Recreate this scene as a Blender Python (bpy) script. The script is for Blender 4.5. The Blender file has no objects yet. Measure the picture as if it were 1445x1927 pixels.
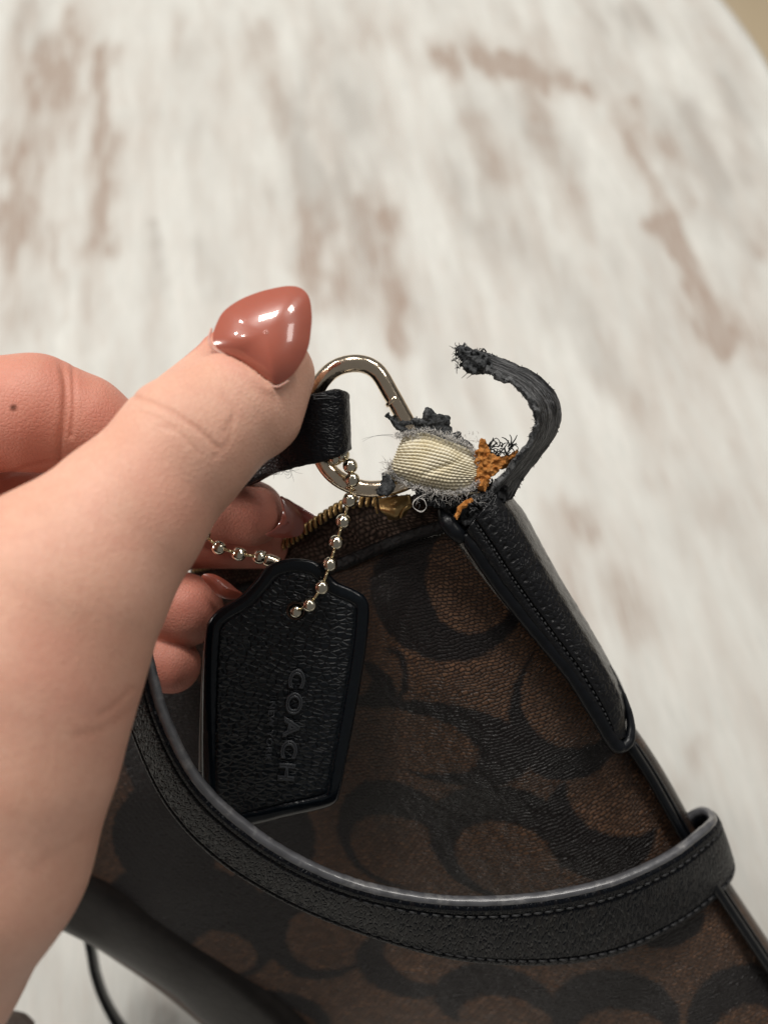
import bpy, math, random
import numpy as np
from mathutils import Vector, Matrix

sc = bpy.context.scene
COL = sc.collection
F = 1392.0          # focal length in photo pixels
CX, CY = 722.5, 963.5
PITCH = math.radians(25)
H = 30.0            # camera height above the table top, cm

# ---------------------------------------------------------------- camera, light, exposure
cam_data = bpy.data.cameras.new('camera')
cam = bpy.data.objects.new('camera', cam_data); COL.objects.link(cam)
cam_data.sensor_fit = 'VERTICAL'; cam_data.sensor_height = 36; cam_data.sensor_width = 27
cam_data.lens = F / 1927 * 36
cam.location = (0, 0, H / 100); cam.rotation_euler = (PITCH, 0, 0)
cam_data.clip_start = 0.01; cam_data.clip_end = 50
cam_data.dof.use_dof = True; cam_data.dof.focus_distance = 0.143; cam_data.dof.aperture_fstop = 8.8
sc.camera = cam

world = bpy.data.worlds.new("World"); sc.world = world; world.use_nodes = True
bg = world.node_tree.nodes['Background']
bg.inputs['Color'].default_value = (1.0, 0.97, 0.93, 1); bg.inputs['Strength'].default_value = 0.16
sc.view_settings.view_transform = 'Standard'; sc.view_settings.look = 'None'
sc.view_settings.exposure = -0.22; sc.view_settings.gamma = 1.0

def ceiling_or_fill_lamp(x, y, z, sx, sy, e, aim=(0, 0, 0.1), col=(1, .955, .90)):
    l = bpy.data.lights.new('ceiling_or_fill_lamp', 'AREA'); l.shape = 'RECTANGLE'; l.size = sx; l.size_y = sy
    l.energy = e; l.color = col
    o = bpy.data.objects.new('ceiling_or_fill_lamp', l); COL.objects.link(o); o.location = (x, y, z)
    d = Vector(aim) - Vector((x, y, z)); o.rotation_euler = d.to_track_quat('-Z', 'Y').to_euler()
    return o
ceiling_or_fill_lamp(-0.25, 1.15, 1.8, .40, .34, 28)
ceiling_or_fill_lamp(0.85, 1.2, 1.8, .6, .3, 16)
ceiling_or_fill_lamp(-1.2, 1.3, 1.8, .12, .12, 6)
ceiling_or_fill_lamp(-1.3, 0.7, 1.8, .12, .12, 6)
ceiling_or_fill_lamp(-0.9, 0.3, 1.8, .12, .12, 6)
ceiling_or_fill_lamp(-1.8, -0.1, 0.8, .5, .4, 18)  # added fill light, low on the left, to brighten the hand
ceiling_or_fill_lamp(1.3, 0.35, 1.7, .5, .4, 6)  # added fill light from the right, to brighten the panel's bulge

# ---------------------------------------------------------------- maths
CP, SP = math.cos(PITCH), math.sin(PITCH)
def cam2w(P):
    P = np.asarray(P, float)
    x, y, z = P[..., 0], P[..., 1], P[..., 2]
    return np.stack([x, y * CP - z * SP, y * SP + z * CP + H], -1) / 100.0
def px2cam(P):
    P = np.asarray(P, float)
    return np.stack([(P[..., 0] - CX) / F * P[..., 2], -(P[..., 1] - CY) / F * P[..., 2], -P[..., 2]], -1)
def W(P): return cam2w(px2cam(P))
def w2cam(Q):
    Q = np.asarray(Q, float) * 100
    x, y, z = Q[..., 0], Q[..., 1], Q[..., 2] - H
    return np.stack([x, y * CP + z * SP, -y * SP + z * CP], -1)
def cam2px(C):
    d = -C[..., 2]
    return np.stack([C[..., 0] / d * F + CX, -C[..., 1] / d * F + CY, d], -1)
def on_table(px, py):
    k = (CY - py) / F
    d = H / (CP - SP * k)
    return W((px, py, d))
VIEW_N = cam2w([0, 0, 1]) - cam2w([0, 0, 0]); VIEW_N /= np.linalg.norm(VIEW_N)   # towards the lens

def catmull(P, n, t=None):
    """n points (or at params t in 0..1) on a Catmull-Rom spline through rows P (any trailing shape)"""
    P = np.asarray(P, float); m = len(P)
    if t is None: t = np.linspace(0, 1, n)
    u = np.clip(np.asarray(t) * (m - 1), 0, m - 1 - 1e-9); i = u.astype(int); f = u - i
    E = np.concatenate([2 * P[:1] - P[1:2], P, 2 * P[-1:] - P[-2:-1]])
    sh = (-1,) + (1,) * (P.ndim - 1); f = f.reshape(sh)
    a, b, c, d = E[i], E[i + 1], E[i + 2], E[i + 3]
    return 0.5 * (2 * b + (c - a) * f + (2 * a - 5 * b + 4 * c - d) * f**2 + (3 * b - a - 3 * c + d) * f**3)
def closed(P, n):
    P = np.asarray(P, float); m = len(P)
    u = np.arange(n) / n * m; i = u.astype(int); f = (u - i)[:, None]
    g = lambda k: P[(i + k) % m]
    a, b, c, d = g(-1), g(0), g(1), g(2)
    return 0.5 * (2 * b + (c - a) * f + (2 * a - 5 * b + 4 * c - d) * f**2 + (3 * b - a - 3 * c + d) * f**3)

def _hash(ix, iy, iz, s):
    with np.errstate(over='ignore'):
        h = (ix.astype(np.uint32) * np.uint32(374761393) + iy.astype(np.uint32) * np.uint32(668265263)
             + iz.astype(np.uint32) * np.uint32(2147483647 - 77) + np.uint32(s * 1013904223 & 0xffffffff))
        h = (h ^ (h >> np.uint32(13))) * np.uint32(1274126177)
        h = h ^ (h >> np.uint32(16))
    return h.astype(np.float32) / np.float32(4294967295.0) * 2 - 1
def noise(X, Y, Z, s=0):
    X, Y, Z = [np.asarray(a, np.float32) + 1000 for a in (X, Y, Z)]
    ix, iy, iz = [np.floor(a).astype(np.int64) for a in (X, Y, Z)]
    fx, fy, fz = X - ix, Y - iy, Z - iz
    fx, fy, fz = [f * f * (3 - 2 * f) for f in (fx, fy, fz)]
    r = 0
    for a in (0, 1):
        for b in (0, 1):
            for c in (0, 1):
                r = r + _hash(ix + a, iy + b, iz + c, s) * (fx if a else 1 - fx) * (fy if b else 1 - fy) * (fz if c else 1 - fz)
    return r
def fbm(X, Y, Z, o=3, s=0):
    r, a = 0, 1.0
    for k in range(o):
        r = r + a * noise(X * 2**k, Y * 2**k, Z * 2**k, s + k); a *= .5
    return r

# ---------------------------------------------------------------- objects
def tag(o, label, cat, group=None):
    o['label'] = label; o['category'] = cat
    if group: o['group'] = group
    return o
def thing(name, label, cat, loc=(0, 0, 0), group=None):
    o = bpy.data.objects.new(name, None); COL.objects.link(o); o.location = loc; o.empty_display_size = .01
    return tag(o, label, cat, group)
def link(o, parent=None, kind=None, label=None):
    COL.objects.link(o)
    if parent is not None:
        o.parent = parent
        if parent.parent is None: o.matrix_parent_inverse = Matrix.Translation(-Vector(parent.location))
    if kind: o['kind'] = kind
    if label: o['label'] = label
    return o
def mesh(name, V, Fc, mat, parent=None, uv=None, attrs=None, smooth=True, kind=None, label=None):
    """V (n,3) world metres; Fc (m,k) array or list of polys; uv (n,2) per vertex"""
    me = bpy.data.meshes.new(name)
    V = np.asarray(V, np.float32)
    if isinstance(Fc, np.ndarray):
        m, k = Fc.shape
        me.vertices.add(len(V)); me.vertices.foreach_set('co', V.ravel())
        me.loops.add(m * k); me.loops.foreach_set('vertex_index', Fc.astype(np.int32).ravel())
        me.polygons.add(m); me.polygons.foreach_set('loop_start', np.arange(0, m * k, k, dtype=np.int32))
        me.update(calc_edges=True); me.validate()
    else:
        me.from_pydata(V.tolist(), [], [list(map(int, f)) for f in Fc]); me.update()
    me.polygons.foreach_set('use_smooth', [smooth] * len(me.polygons))
    if uv is not None:
        l = me.uv_layers.new(name='UVMap')
        vi = np.empty(len(me.loops), np.int32); me.loops.foreach_get('vertex_index', vi)
        l.data.foreach_set('uv', np.asarray(uv, np.float32)[vi].ravel())
    for k, a in (attrs or {}).items():
        at = me.attributes.new(k, 'FLOAT', 'POINT'); at.data.foreach_set('value', np.asarray(a, np.float32).ravel())
    me.materials.append(mat)
    return link(bpy.data.objects.new(name, me), parent, kind, label)
def grid_faces(nr, nc, flip=False, wrap=False):
    r = np.arange(nr - 1)[:, None]; c = np.arange(nc if wrap else nc - 1)[None, :]; c2 = (c + 1) % nc
    a, b, d, e = r * nc + c, r * nc + c2, (r + 1) * nc + c2, (r + 1) * nc + c
    Fq = np.stack([a, b, d, e] if flip else [a, e, d, b], -1).reshape(-1, 4)
    return Fq
def solidify(o, t, offset=-1):
    m = o.modifiers.new('thickness', 'SOLIDIFY'); m.thickness = t / 100; m.offset = offset; m.use_even_offset = False
    return o
def arc_uv(P):
    """P (nr,nc,3) world -> uv in cm by arc length"""
    du = np.linalg.norm(np.diff(P, axis=1), axis=2).mean(0); dv = np.linalg.norm(np.diff(P, axis=0), axis=2).mean(1)
    u = np.concatenate([[0], np.cumsum(du)]) * 100; v = np.concatenate([[0], np.cumsum(dv)]) * 100
    return np.stack(np.broadcast_arrays(u[None, :], -v[:, None]), -1)
def grid_normals(P):
    gu = np.gradient(P, axis=1); gv = np.gradient(P, axis=0)
    n = np.cross(gv, gu); n /= np.linalg.norm(n, axis=2, keepdims=True) + 1e-12
    return n
def surf(ctrl, nr, nc):
    ctrl = np.asarray(ctrl, float)
    A = catmull(ctrl, nr)                            # along rows
    B = catmull(np.swapaxes(A, 0, 1), nc)            # along columns
    return np.swapaxes(B, 0, 1)                      # (nr,nc,3) px space
def patch(name, ctrl, nr, nc, mat, parent, thick=0, disp=None, attrs=None, label=None, kind=None):
    S = surf(ctrl, nr, nc); P = W(S); n = grid_normals(P)
    if (n[nr // 2, nc // 2] @ VIEW_N) < 0: n = -n
    uv = arc_uv(P)
    if disp is not None: P = P + n * (disp(S, uv) / 100)[..., None]
    a = attrs(S, uv) if attrs else None
    Fq = grid_faces(nr, nc)
    v = P.reshape(-1, 3); f = Fq[len(Fq) // 2]
    fn = np.cross(v[f[1]] - v[f[0]], v[f[2]] - v[f[0]])
    if fn @ n.reshape(-1, 3)[f[0]] < 0: Fq = Fq[:, ::-1]
    o = mesh(name, v, np.ascontiguousarray(Fq), mat, parent, uv.reshape(-1, 2), a, label=label, kind=kind)
    if thick: solidify(o, thick)
    return o, S, P, n
def frames(P):
    T = np.gradient(P, axis=0); T /= np.linalg.norm(T, axis=1, keepdims=True) + 1e-12
    n = np.cross(T[0], [0.3, .2, 1.0]); n /= np.linalg.norm(n); N = [n]
    for k in range(1, len(P)):
        n = N[-1] - T[k] * (N[-1] @ T[k]); N.append(n / np.linalg.norm(n))
    N = np.array(N); return T, N, np.cross(T, N)
def tube_geo(P, r, ns=12, loop=False, cap=True):
    P = np.asarray(P, float); n = len(P); r = np.broadcast_to(np.asarray(r, float), (n,))
    T, N, B = frames(P)
    a = np.linspace(0, 2 * np.pi, ns, endpoint=False)
    if loop:
        # spread the closing twist along the loop
        T[0] = T[-1] = P[1] - P[-1]; T[0] /= np.linalg.norm(T[0])
        n0 = N[-1] - T[0] * (N[-1] @ T[0]); ang = math.atan2(n0 @ B[0], n0 @ N[0])
        off = -np.linspace(0, 1, n)[:, None] * ang
    else: off = np.zeros((n, 1))
    ca, sa = np.cos(a[None] + off)[..., None], np.sin(a[None] + off)[..., None]
    V = (P[:, None] + (N[:, None] * ca + B[:, None] * sa) * r[:, None, None] / 100).reshape(-1, 3)
    Fq = grid_faces(n, ns, wrap=True).tolist()
    if loop:
        Fq += [[(n - 1) * ns + k, k, (k + 1) % ns, (n - 1) * ns + (k + 1) % ns] for k in range(ns)]
    elif cap:
        Fq += [list(range(ns)), list(range((n - 1) * ns, n * ns))[::-1]]
    return V, Fq
def tube(name, P, r, mat, parent, ns=12, loop=False, label=None, kind=None, rough=0, s=0):
    V, Fq = tube_geo(P, r, ns, loop)
    if rough: V = V + rough / 100 * np.stack([noise(V[:, 0] * 900, V[:, 1] * 900, V[:, 2] * 900, s + k) for k in range(3)], -1)
    return mesh(name, V, Fq, mat, parent, label=label, kind=kind)
def join_geo(L):
    Vs, Fs, o = [], [], 0
    for V, Fq in L:
        Vs.append(V); Fs += [[i + o for i in f] for f in Fq]; o += len(V)
    return np.concatenate(Vs), Fs
def ribbon(name, A, B, thick, mat, parent, nl=120, nw=15, crown=0.0, rough=0, label=None, rr=None, s=0, flip=False, t=None, disp=None):
    """closed strap: rounded profile between edge lines A and B (px,py,d)"""
    A = W(catmull(A, nl, t)); B = W(catmull(B, nl, t))
    w = B - A; C = (A + B) / 2; T = np.gradient(C, axis=0)
    n = np.cross(T, w); n /= np.linalg.norm(n, axis=1, keepdims=True)
    if flip: n = -n
    wl = np.linalg.norm(w, axis=1, keepdims=True); wn = w / wl
    h = thick / 200; r = (rr / 100 if rr else h) ; r = min(r, h)
    prof = []      # (s along width from A, along n)
    L = float(np.median(wl))
    ss = np.linspace(0, 1, nw)
    face = [(r + (L - 2 * r) * k, h + crown / 100 * 4 * k * (1 - k)) for k in ss]
    arcB = [(L - r + r * math.sin(a), h - r + r * math.cos(a)) for a in np.linspace(.3, math.pi / 2, 4)]
    arcB2 = [(L - r + r * math.cos(a), -h + r - r * math.sin(a)) for a in np.linspace(0, math.pi / 2 - .3, 4)]
    back = [(L - r - (L - 2 * r) * k, -h) for k in ss]
    arcA = [(r - r * math.sin(a), -h + r - r * math.cos(a)) for a in np.linspace(.3, math.pi / 2, 4)]
    arcA2 = [(r - r * math.cos(a), h - r + r * math.sin(a)) for a in np.linspace(0, math.pi / 2 - .3, 4)]
    prof = np.array(face + arcB + arcB2 + back + arcA + arcA2); m = len(prof)
    hh = prof[None, :, 1] * np.ones((nl, 1))
    lu = np.concatenate([[0], np.cumsum(np.linalg.norm(np.diff(C, axis=0), axis=1))]) * 100
    if disp is not None:
        d = disp(lu[:, None] * np.ones((1, m)), prof[None, :, 0] * 100 * np.ones((nl, 1)))
        hh = hh + np.where(prof[None, :, 1] > 0, 1, 0) * d / 100
    V = A[:, None] + wn[:, None] * (prof[None, :, 0:1] / L * wl[:, None]) + n[:, None] * hh[..., None]
    V = V.reshape(-1, 3)
    if rough:
        V = V + rough / 100 * np.stack([fbm(V[:, 0] * 700, V[:, 1] * 700, V[:, 2] * 700, 3, s + k * 9) for k in range(3)], -1)
    pv = np.concatenate([[0], np.cumsum(np.linalg.norm(np.diff(prof, axis=0), axis=1))]) * 100
    uv = np.stack(np.broadcast_arrays(lu[:, None], pv[None]), -1).reshape(-1, 2)
    Fq = grid_faces(nl, m, wrap=True).tolist() + [list(range(m)), list(range((nl - 1) * m, nl * m))[::-1]]
    # orientation
    f = Fq[(nl // 2) * m + nw // 2]; fn = np.cross(V[f[1]] - V[f[0]], V[f[2]] - V[f[0]])
    if fn @ n[nl // 2] < 0: Fq = [q[::-1] for q in Fq]
    o = mesh(name, V, Fq, mat, parent, uv, label=label)
    return o, A, B, n
def fibres(name, paths, mat, parent, r=.006, ns=4, label=None):
    G = []
    for p in paths:
        p = W(np.asarray(p)); k = len(p)
        G.append(tube_geo(p, np.linspace(r, r * .45, k), ns, cap=False))
    V, Fq = join_geo(G)
    return mesh(name, V, Fq, mat, parent, kind='stuff', label=label)
def curl(rng, x, y, d, ang, length, wob=.6, n=7, dz=.02):
    P = [(x, y, d)]; st = length / (n - 1); tw = rng.uniform(-wob, wob)
    for _ in range(n - 1):
        ang += tw + rng.uniform(-.35, .35) * wob
        x += math.cos(ang) * st; y -= math.sin(ang) * st; d += rng.uniform(-dz, dz)
        P.append((x, y, d))
    return catmull(P, n * 2)

# ---- implicit surfaces
def surface_nets(Fd, org, step):
    """Fd (nx,ny,nz) <0 inside -> verts (camera-space cm), quads"""
    ins = Fd < 0; nx, ny, nz = Fd.shape
    cs = (nx - 1, ny - 1, nz - 1)
    cnt = np.zeros(cs, np.int8)
    for i in (0, 1):
        for j in (0, 1):
            for k in (0, 1):
                cnt += ins[i:nx - 1 + i, j:ny - 1 + j, k:nz - 1 + k]
    act = (cnt > 0) & (cnt < 8)
    I = np.argwhere(act); idx = -np.ones(cs, np.int64); idx[act] = np.arange(len(I))
    acc = np.zeros((len(I), 3)); n = np.zeros(len(I))
    off = [(a, b, c) for a in (0, 1) for b in (0, 1) for c in (0, 1)]
    val = {o: Fd[I[:, 0] + o[0], I[:, 1] + o[1], I[:, 2] + o[2]] for o in off}
    for o in off:
        for ax in range(3):
            if o[ax]: continue
            p = list(o); p[ax] = 1; p = tuple(p)
            a, b = val[o], val[p]; m = (a < 0) != (b < 0)
            t = np.where(m, a / np.where(m, a - b, 1), 0)
            for q in range(3):
                acc[:, q] += m * (o[q] + (t if q == ax else 0))
            n += m
    V = (I + acc / n[:, None]) * step + np.asarray(org)
    Q = []
    for ax in range(3):
        a = [slice(None)] * 3; b = [slice(None)] * 3
        a[ax] = slice(0, -1); b[ax] = slice(1, None)
        for q in range(3):
            if q != ax: a[q] = slice(1, -1); b[q] = slice(1, -1)
        s0, s1 = ins[tuple(a)], ins[tuple(b)]; m = s0 != s1
        E = np.argwhere(m)
        for q in range(3):
            if q != ax: E[:, q] += 1
        u, v = [(1, 2), (2, 0), (0, 1)][ax]
        def g(du, dv):
            c = E.copy(); c[:, u] -= du; c[:, v] -= dv
            return idx[c[:, 0], c[:, 1], c[:, 2]]
        q4 = np.stack([g(1, 1), g(0, 1), g(0, 0), g(1, 0)], -1)
        fl = ~s0[m]
        q4[fl] = q4[fl][:, ::-1]
        Q.append(q4)
    return V, np.concatenate(Q)
def poly_sdf(U, Vv, poly):
    poly = np.asarray(poly, np.float32); d = np.full(U.shape, 1e9, np.float32); s = np.zeros(U.shape, bool)
    for i in range(len(poly)):
        a, b = poly[i], poly[(i + 1) % len(poly)]; e = b - a
        wx, wy = U - a[0], Vv - a[1]
        t = np.clip((wx * e[0] + wy * e[1]) / (e @ e + 1e-9), 0, 1)
        d = np.minimum(d, (wx - e[0] * t)**2 + (wy - e[1] * t)**2)
        c = ((a[1] > Vv) != (b[1] > Vv)) & (U < (b[0] - a[0]) * (Vv - a[1]) / (b[1] - a[1] + 1e-9) + a[0])
        s ^= c
    return np.where(s, -1, 1) * np.sqrt(d)
def smin(a, b, k):
    h = np.clip(.5 + .5 * (b - a) / k, 0, 1)
    return b * (1 - h) + a * h - k * h * (1 - h)
def cone(X, Y, Z, a, b, ra, rb):
    a, b = np.asarray(a, np.float32), np.asarray(b, np.float32); e = b - a
    t = np.clip(((X - a[0]) * e[0] + (Y - a[1]) * e[1] + (Z - a[2]) * e[2]) / (e @ e), 0, 1)
    return np.sqrt((X - a[0] - t * e[0])**2 + (Y - a[1] - t * e[1])**2 + (Z - a[2] - t * e[2])**2) - (ra + (rb - ra) * t)
def cgrid(x0, x1, y0, y1, z0, z1, st):
    return np.meshgrid(np.arange(x0, x1, st, dtype=np.float32), np.arange(y0, y1, st, dtype=np.float32), np.arange(z0, z1, st, dtype=np.float32), indexing='ij')
def slab(name, poly, dfun, thick, mat, parent, rnd=.05, st=.025, edge_n=.06, surf_n=.04, nf=9, s=0, label=None, post=None, attrs=None, kind=None, relax=0, pad=.25):
    """organic slab: pixel polygon at its own distance with real thickness, noisy edge and faces"""
    poly = np.asarray(poly, float)
    ds = np.array([dfun(p[0], p[1]) for p in poly]); dm = ds.mean()
    C = px2cam(np.concatenate([poly, ds[:, None]], 1)); t = thick + pad
    X, Y, Z = cgrid(C[:, 0].min() - pad, C[:, 0].max() + pad, C[:, 1].min() - pad, C[:, 1].max() + pad, C[:, 2].min() - t, C[:, 2].max() + t, st)
    D = -Z; U = X / D * F + CX; Vv = -Y / D * F + CY
    p2 = poly_sdf(U[..., 0] if False else U, Vv, poly) * D / F
    if edge_n: p2 = p2 + edge_n * fbm(X * nf, Y * nf, Z * nf, 3, s)
    h = np.abs(D - dfun(U, Vv)) - thick / 2
    if surf_n: h = h + surf_n * fbm(X * nf, Y * nf, Z * nf, 3, s + 7)
    q, w = p2 + rnd, h + rnd
    G = np.minimum(np.maximum(q, w), 0) + np.sqrt(np.maximum(q, 0)**2 + np.maximum(w, 0)**2) - rnd
    if post is not None: G = post(G, X, Y, Z, U, Vv, D, p2)
    V, Q = surface_nets(G, (X[0, 0, 0], Y[0, 0, 0], Z[0, 0, 0]), st)
    o = mesh(name, cam2w(V), Q, mat, parent, attrs=attrs(V) if attrs else None, label=label, kind=kind)
    if relax:
        m = o.modifiers.new('relax', 'SMOOTH'); m.factor = .5; m.iterations = relax
    return o

# ---------------------------------------------------------------- materials
class NT:
    def __init__(self, name):
        self.m = bpy.data.materials.new(name); self.m.use_nodes = True
        self.t = self.m.node_tree; self.b = self.t.nodes['Principled BSDF']; self.l = self.t.links
    def n(self, typ, **k):
        nd = self.t.nodes.new(typ)
        for a, v in k.items():
            if a.startswith('i_'): nd.inputs[a[2:].replace('_', ' ')].default_value = v
            else: setattr(nd, a, v)
        return nd
    def c(self, a, b): self.l.new(a, b)
    def math(self, op, a, b=None, clamp=False):
        nd = self.n('ShaderNodeMath', operation=op); nd.use_clamp = clamp
        for i, x in enumerate((a, b)):
            if x is None: continue
            if isinstance(x, (int, float)): nd.inputs[i].default_value = x
            else: self.c(x, nd.inputs[i])
        return nd.outputs[0]
    def mix(self, f, a, b):
        nd = self.n('ShaderNodeMix', data_type='RGBA')
        for s, x in ((nd.inputs[0], f), (nd.inputs[6], a), (nd.inputs[7], b)):
            if isinstance(x, (int, float)): s.default_value = x
            elif isinstance(x, tuple): s.default_value = x + (1,)
            else: self.c(x, s)
        return nd.outputs[2]
    def vec(self, which='Object', scale=(1, 1, 1), rot=(0, 0, 0)):
        tc = self.n('ShaderNodeTexCoord'); mp = self.n('ShaderNodeMapping')
        mp.inputs['Scale'].default_value = scale; mp.inputs['Rotation'].default_value = rot
        self.c(tc.outputs[which], mp.inputs[0]); return mp.outputs[0]
    def ramp(self, f, stops):
        r = self.n('ShaderNodeValToRGB'); e = r.color_ramp.elements
        while len(e) < len(stops): e.new(.5)
        for x, (p, c) in zip(e, stops): x.position = p; x.color = (c if len(c) == 4 else c + (1,)) if isinstance(c, tuple) else (c, c, c, 1)
        self.c(f, r.inputs[0]); return r.outputs[0]
    def noise(self, v, scale, detail=3, rough=.5):
        nd = self.n('ShaderNodeTexNoise'); nd.inputs['Scale'].default_value = scale; nd.inputs['Detail'].default_value = detail
        nd.inputs['Roughness'].default_value = rough; self.c(v, nd.inputs['Vector']); return nd.outputs['Fac']
    def voro(self, v, scale, feature='DISTANCE_TO_EDGE', out='Distance', rnd=1.0):
        nd = self.n('ShaderNodeTexVoronoi', feature=feature); nd.inputs['Scale'].default_value = scale
        nd.inputs['Randomness'].default_value = rnd; self.c(v, nd.inputs['Vector']); return nd.outputs[out]
    def attr(self, name):
        nd = self.n('ShaderNodeAttribute', attribute_name=name); return nd.outputs['Fac']
    def bump(self, h, dist, strength=1.0):
        nd = self.n('ShaderNodeBump'); nd.inputs['Distance'].default_value = dist / 100; nd.inputs['Strength'].default_value = strength
        self.c(h, nd.inputs['Height']); self.c(nd.outputs[0], self.b.inputs['Normal']); return nd
    def set(self, **k):
        for a, v in k.items():
            s = self.b.inputs[a.replace('_', ' ')]
            if isinstance(v, tuple): s.default_value = v + (1,) if len(v) == 3 and s.type == 'RGBA' else v
            elif isinstance(v, (int, float)): s.default_value = v
            else: self.c(v, s)
        return self

def leather(name, base=(.012, .014, .018), rough=.42, cell=.10, depth=.02, worn=0.0, worncol=(.09, .085, .08), uv=False, sc3=(1, 1, 1), spec=.25, fineamt=.2, streak=None, mask=None, coat=0):
    m = NT(name)
    k = 1.0 if uv else 100.0
    v = m.vec('UV' if uv else 'Object', tuple(k * a for a in sc3))
    dn = m.noise(v, 3.0, 2)
    d = m.voro(v, 1 / cell)
    e = m.ramp(d, [(0.0, 0.0), (.22, 1.0)])
    fine = m.noise(v, 30, 3, .6)
    h = m.math('ADD', e, m.math('MULTIPLY', fine, fineamt))
    col = m.mix(m.math('MULTIPLY', m.math('SUBTRACT', 1.0, e), .5), base, tuple(x * .45 for x in base))
    if worn:
        wn = m.ramp(m.noise(v, 2.2, 6, .7), [(.52, 0.0), (.72, 1.0)])
        col = m.mix(m.math('MULTIPLY', wn, worn), col, worncol)
    if streak:
        sn = m.noise(m.vec('UV', streak), 1.0, 6, .7)
        col = m.mix(m.math('MULTIPLY', m.ramp(sn, [(.44, 0.0), (.66, 1.0)]), .8), col, worncol)
        h = m.math('ADD', h, m.math('MULTIPLY', sn, 2.0))
    m.set(Base_Color=col, Roughness=m.math('ADD', m.math('MULTIPLY', fine, .25), rough - .12), Specular_IOR_Level=spec)
    if mask: m.set(Roughness=m.math('SUBTRACT', rough, m.math('MULTIPLY', m.math('SUBTRACT', 1.0, m.attr(mask)), .20))); h = m.math('MULTIPLY', h, m.attr(mask))
    if coat: m.set(Coat_Weight=coat, Coat_Roughness=.16)
    m.bump(h, depth, .8)
    return m.m
M = {}
M['leather'] = leather('pebbled_black_leather')
M['tag_leather'] = leather('tag_leather', (.003, .005, .0075), .40, .13, .022, sc3=(.85, 1.35, 1.35), spec=.34, fineamt=.1, mask='grain')
M['loop_leather'] = leather('loop_leather', (.0045, .005, .007), .38, .09, .010, sc3=(.6, 1.6, 1), fineamt=.1)
M['tab_leather'] = leather('corner_leather', (.005, .0055, .007), .36, .11, .010, worn=.2, worncol=(.035, .035, .035), fineamt=.15, coat=.25)
M['strap_leather'] = leather('strap_leather', (.003, .0042, .007), .36, .13, .024, uv=True, sc3=(2.2, .55, 1), fineamt=.1, worn=.5, worncol=(.028, .021, .017), spec=.15)
M['worn_leather'] = leather('worn_leather', (.018, .019, .022), .5, .06, .03, worncol=(.26, .265, .27), uv=True, sc3=(.35, 1.6, 1), streak=(1.3, 16, 1))
M['hem'] = leather('hem_leather', (.007, .0065, .007), .55, .2, .012, spec=.18)
M['base'] = leather('dark_base_leather', (.011, .009, .008), .40, .5, .002)
M['smooth_leather'] = leather('edge_paint_leather', (.005, .006, .008), .33, .5, .002)
M['edge_paint_glint'] = leather('strap_edge_paint_glint', (.075, .077, .085), .32, .5, .003, worn=.7, worncol=(.26, .255, .25), spec=.9, coat=1.0)  # pale base and patches paint the highlight along the strap's top edge

def fuzzy(name, a, b, scale=14, rough=.95):
    m = NT(name); v = m.vec('Object', (100,) * 3)
    f = m.ramp(m.noise(v, scale, 6, .7), [(.33, a), (.68, b)])
    m.set(Base_Color=f, Roughness=rough, Specular_IOR_Level=.1); m.bump(m.noise(v, scale * 2.2, 5, .7), .04, 1.0)
    return m.m
M['suede'] = fuzzy('torn_grey_suede', (.018, .02, .022), (.13, .135, .14))
M['suede_dark'] = fuzzy('torn_black_suede', (.006, .006, .007), (.05, .052, .055))
M['cut'] = fuzzy('cut_grey_suede_edge', (.05, .053, .055), (.21, .215, .22), 18)
M['orange'] = fuzzy('orange_leather_core', (.36, .12, .022), (.62, .29, .09), 10)
M['white_fibre'] = NT('white_fibre').set(Base_Color=(.62, .60, .57), Roughness=.9).m
M['grey_fibre'] = NT('grey_fibre').set(Base_Color=(.16, .165, .17), Roughness=.9).m
M['black_fibre'] = NT('black_fibre').set(Base_Color=(.012, .013, .014), Roughness=.7).m
M['thread'] = NT('dark_thread').set(Base_Color=(.016, .017, .019), Roughness=.6).m
def metal(name, col, rough, bd=.006):
    m = NT(name); v = m.vec('Object', (100,) * 3)
    n = m.noise(v, 6, 4, .6)
    m.set(Base_Color=m.mix(n, col, tuple(x * .82 for x in col)), Metallic=1.0, Roughness=m.math('MULTIPLY_ADD' if False else 'MULTIPLY', m.math('ADD', n, .45), rough))
    m.bump(m.noise(v, 9, 3), bd, .6); return m.m
M['ring_metal'] = metal('pale_gold_ring_metal', (.95, .80, .62), .16, .012)
M['bead_metal'] = metal('pale_gold_bead_metal', (.80, .74, .60), .14, .016)
M['link_metal'] = metal('yellow_gold_link_metal', (.84, .70, .42), .2)
M['tooth_metal'] = metal('brassy_tooth_metal', (.40, .27, .12), .40, .01)

# skin
m = NT('skin'); v = m.vec('Object', (100,) * 3)
blush = m.attr('blush'); crease = m.attr('crease'); mole = m.attr('mole')
base = m.mix(m.noise(v, .9, 4, .55), (.645, .355, .25), (.76, .46, .35))
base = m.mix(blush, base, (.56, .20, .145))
base = m.mix(m.math('MULTIPLY', m.ramp(m.noise(v, 5, 4, .6), [(.45, 0.0), (.7, 1.0)]), .14), base, (.50, .20, .15))
base = m.mix(m.math('MULTIPLY', m.ramp(m.noise(v, 16, 5, .7), [(.40, 0.0), (.75, 1.0)]), .32), base, (.50, .22, .15))
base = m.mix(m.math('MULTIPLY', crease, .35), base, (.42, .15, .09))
base = m.mix(mole, base, (.12, .035, .018))
cells = m.voro(m.vec('Object', (100, 100, 100)), 13)
fine = m.noise(v, 40, 3)
hh = m.math('ADD', m.ramp(cells, [(0, 0.0), (.25, 1.0)]), m.math('MULTIPLY', fine, .6))
m.set(Base_Color=base, Roughness=.5, Specular_IOR_Level=.35, Subsurface_Weight=.14, Subsurface_Radius=(1.0, .35, .2), Subsurface_Scale=.004)
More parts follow.
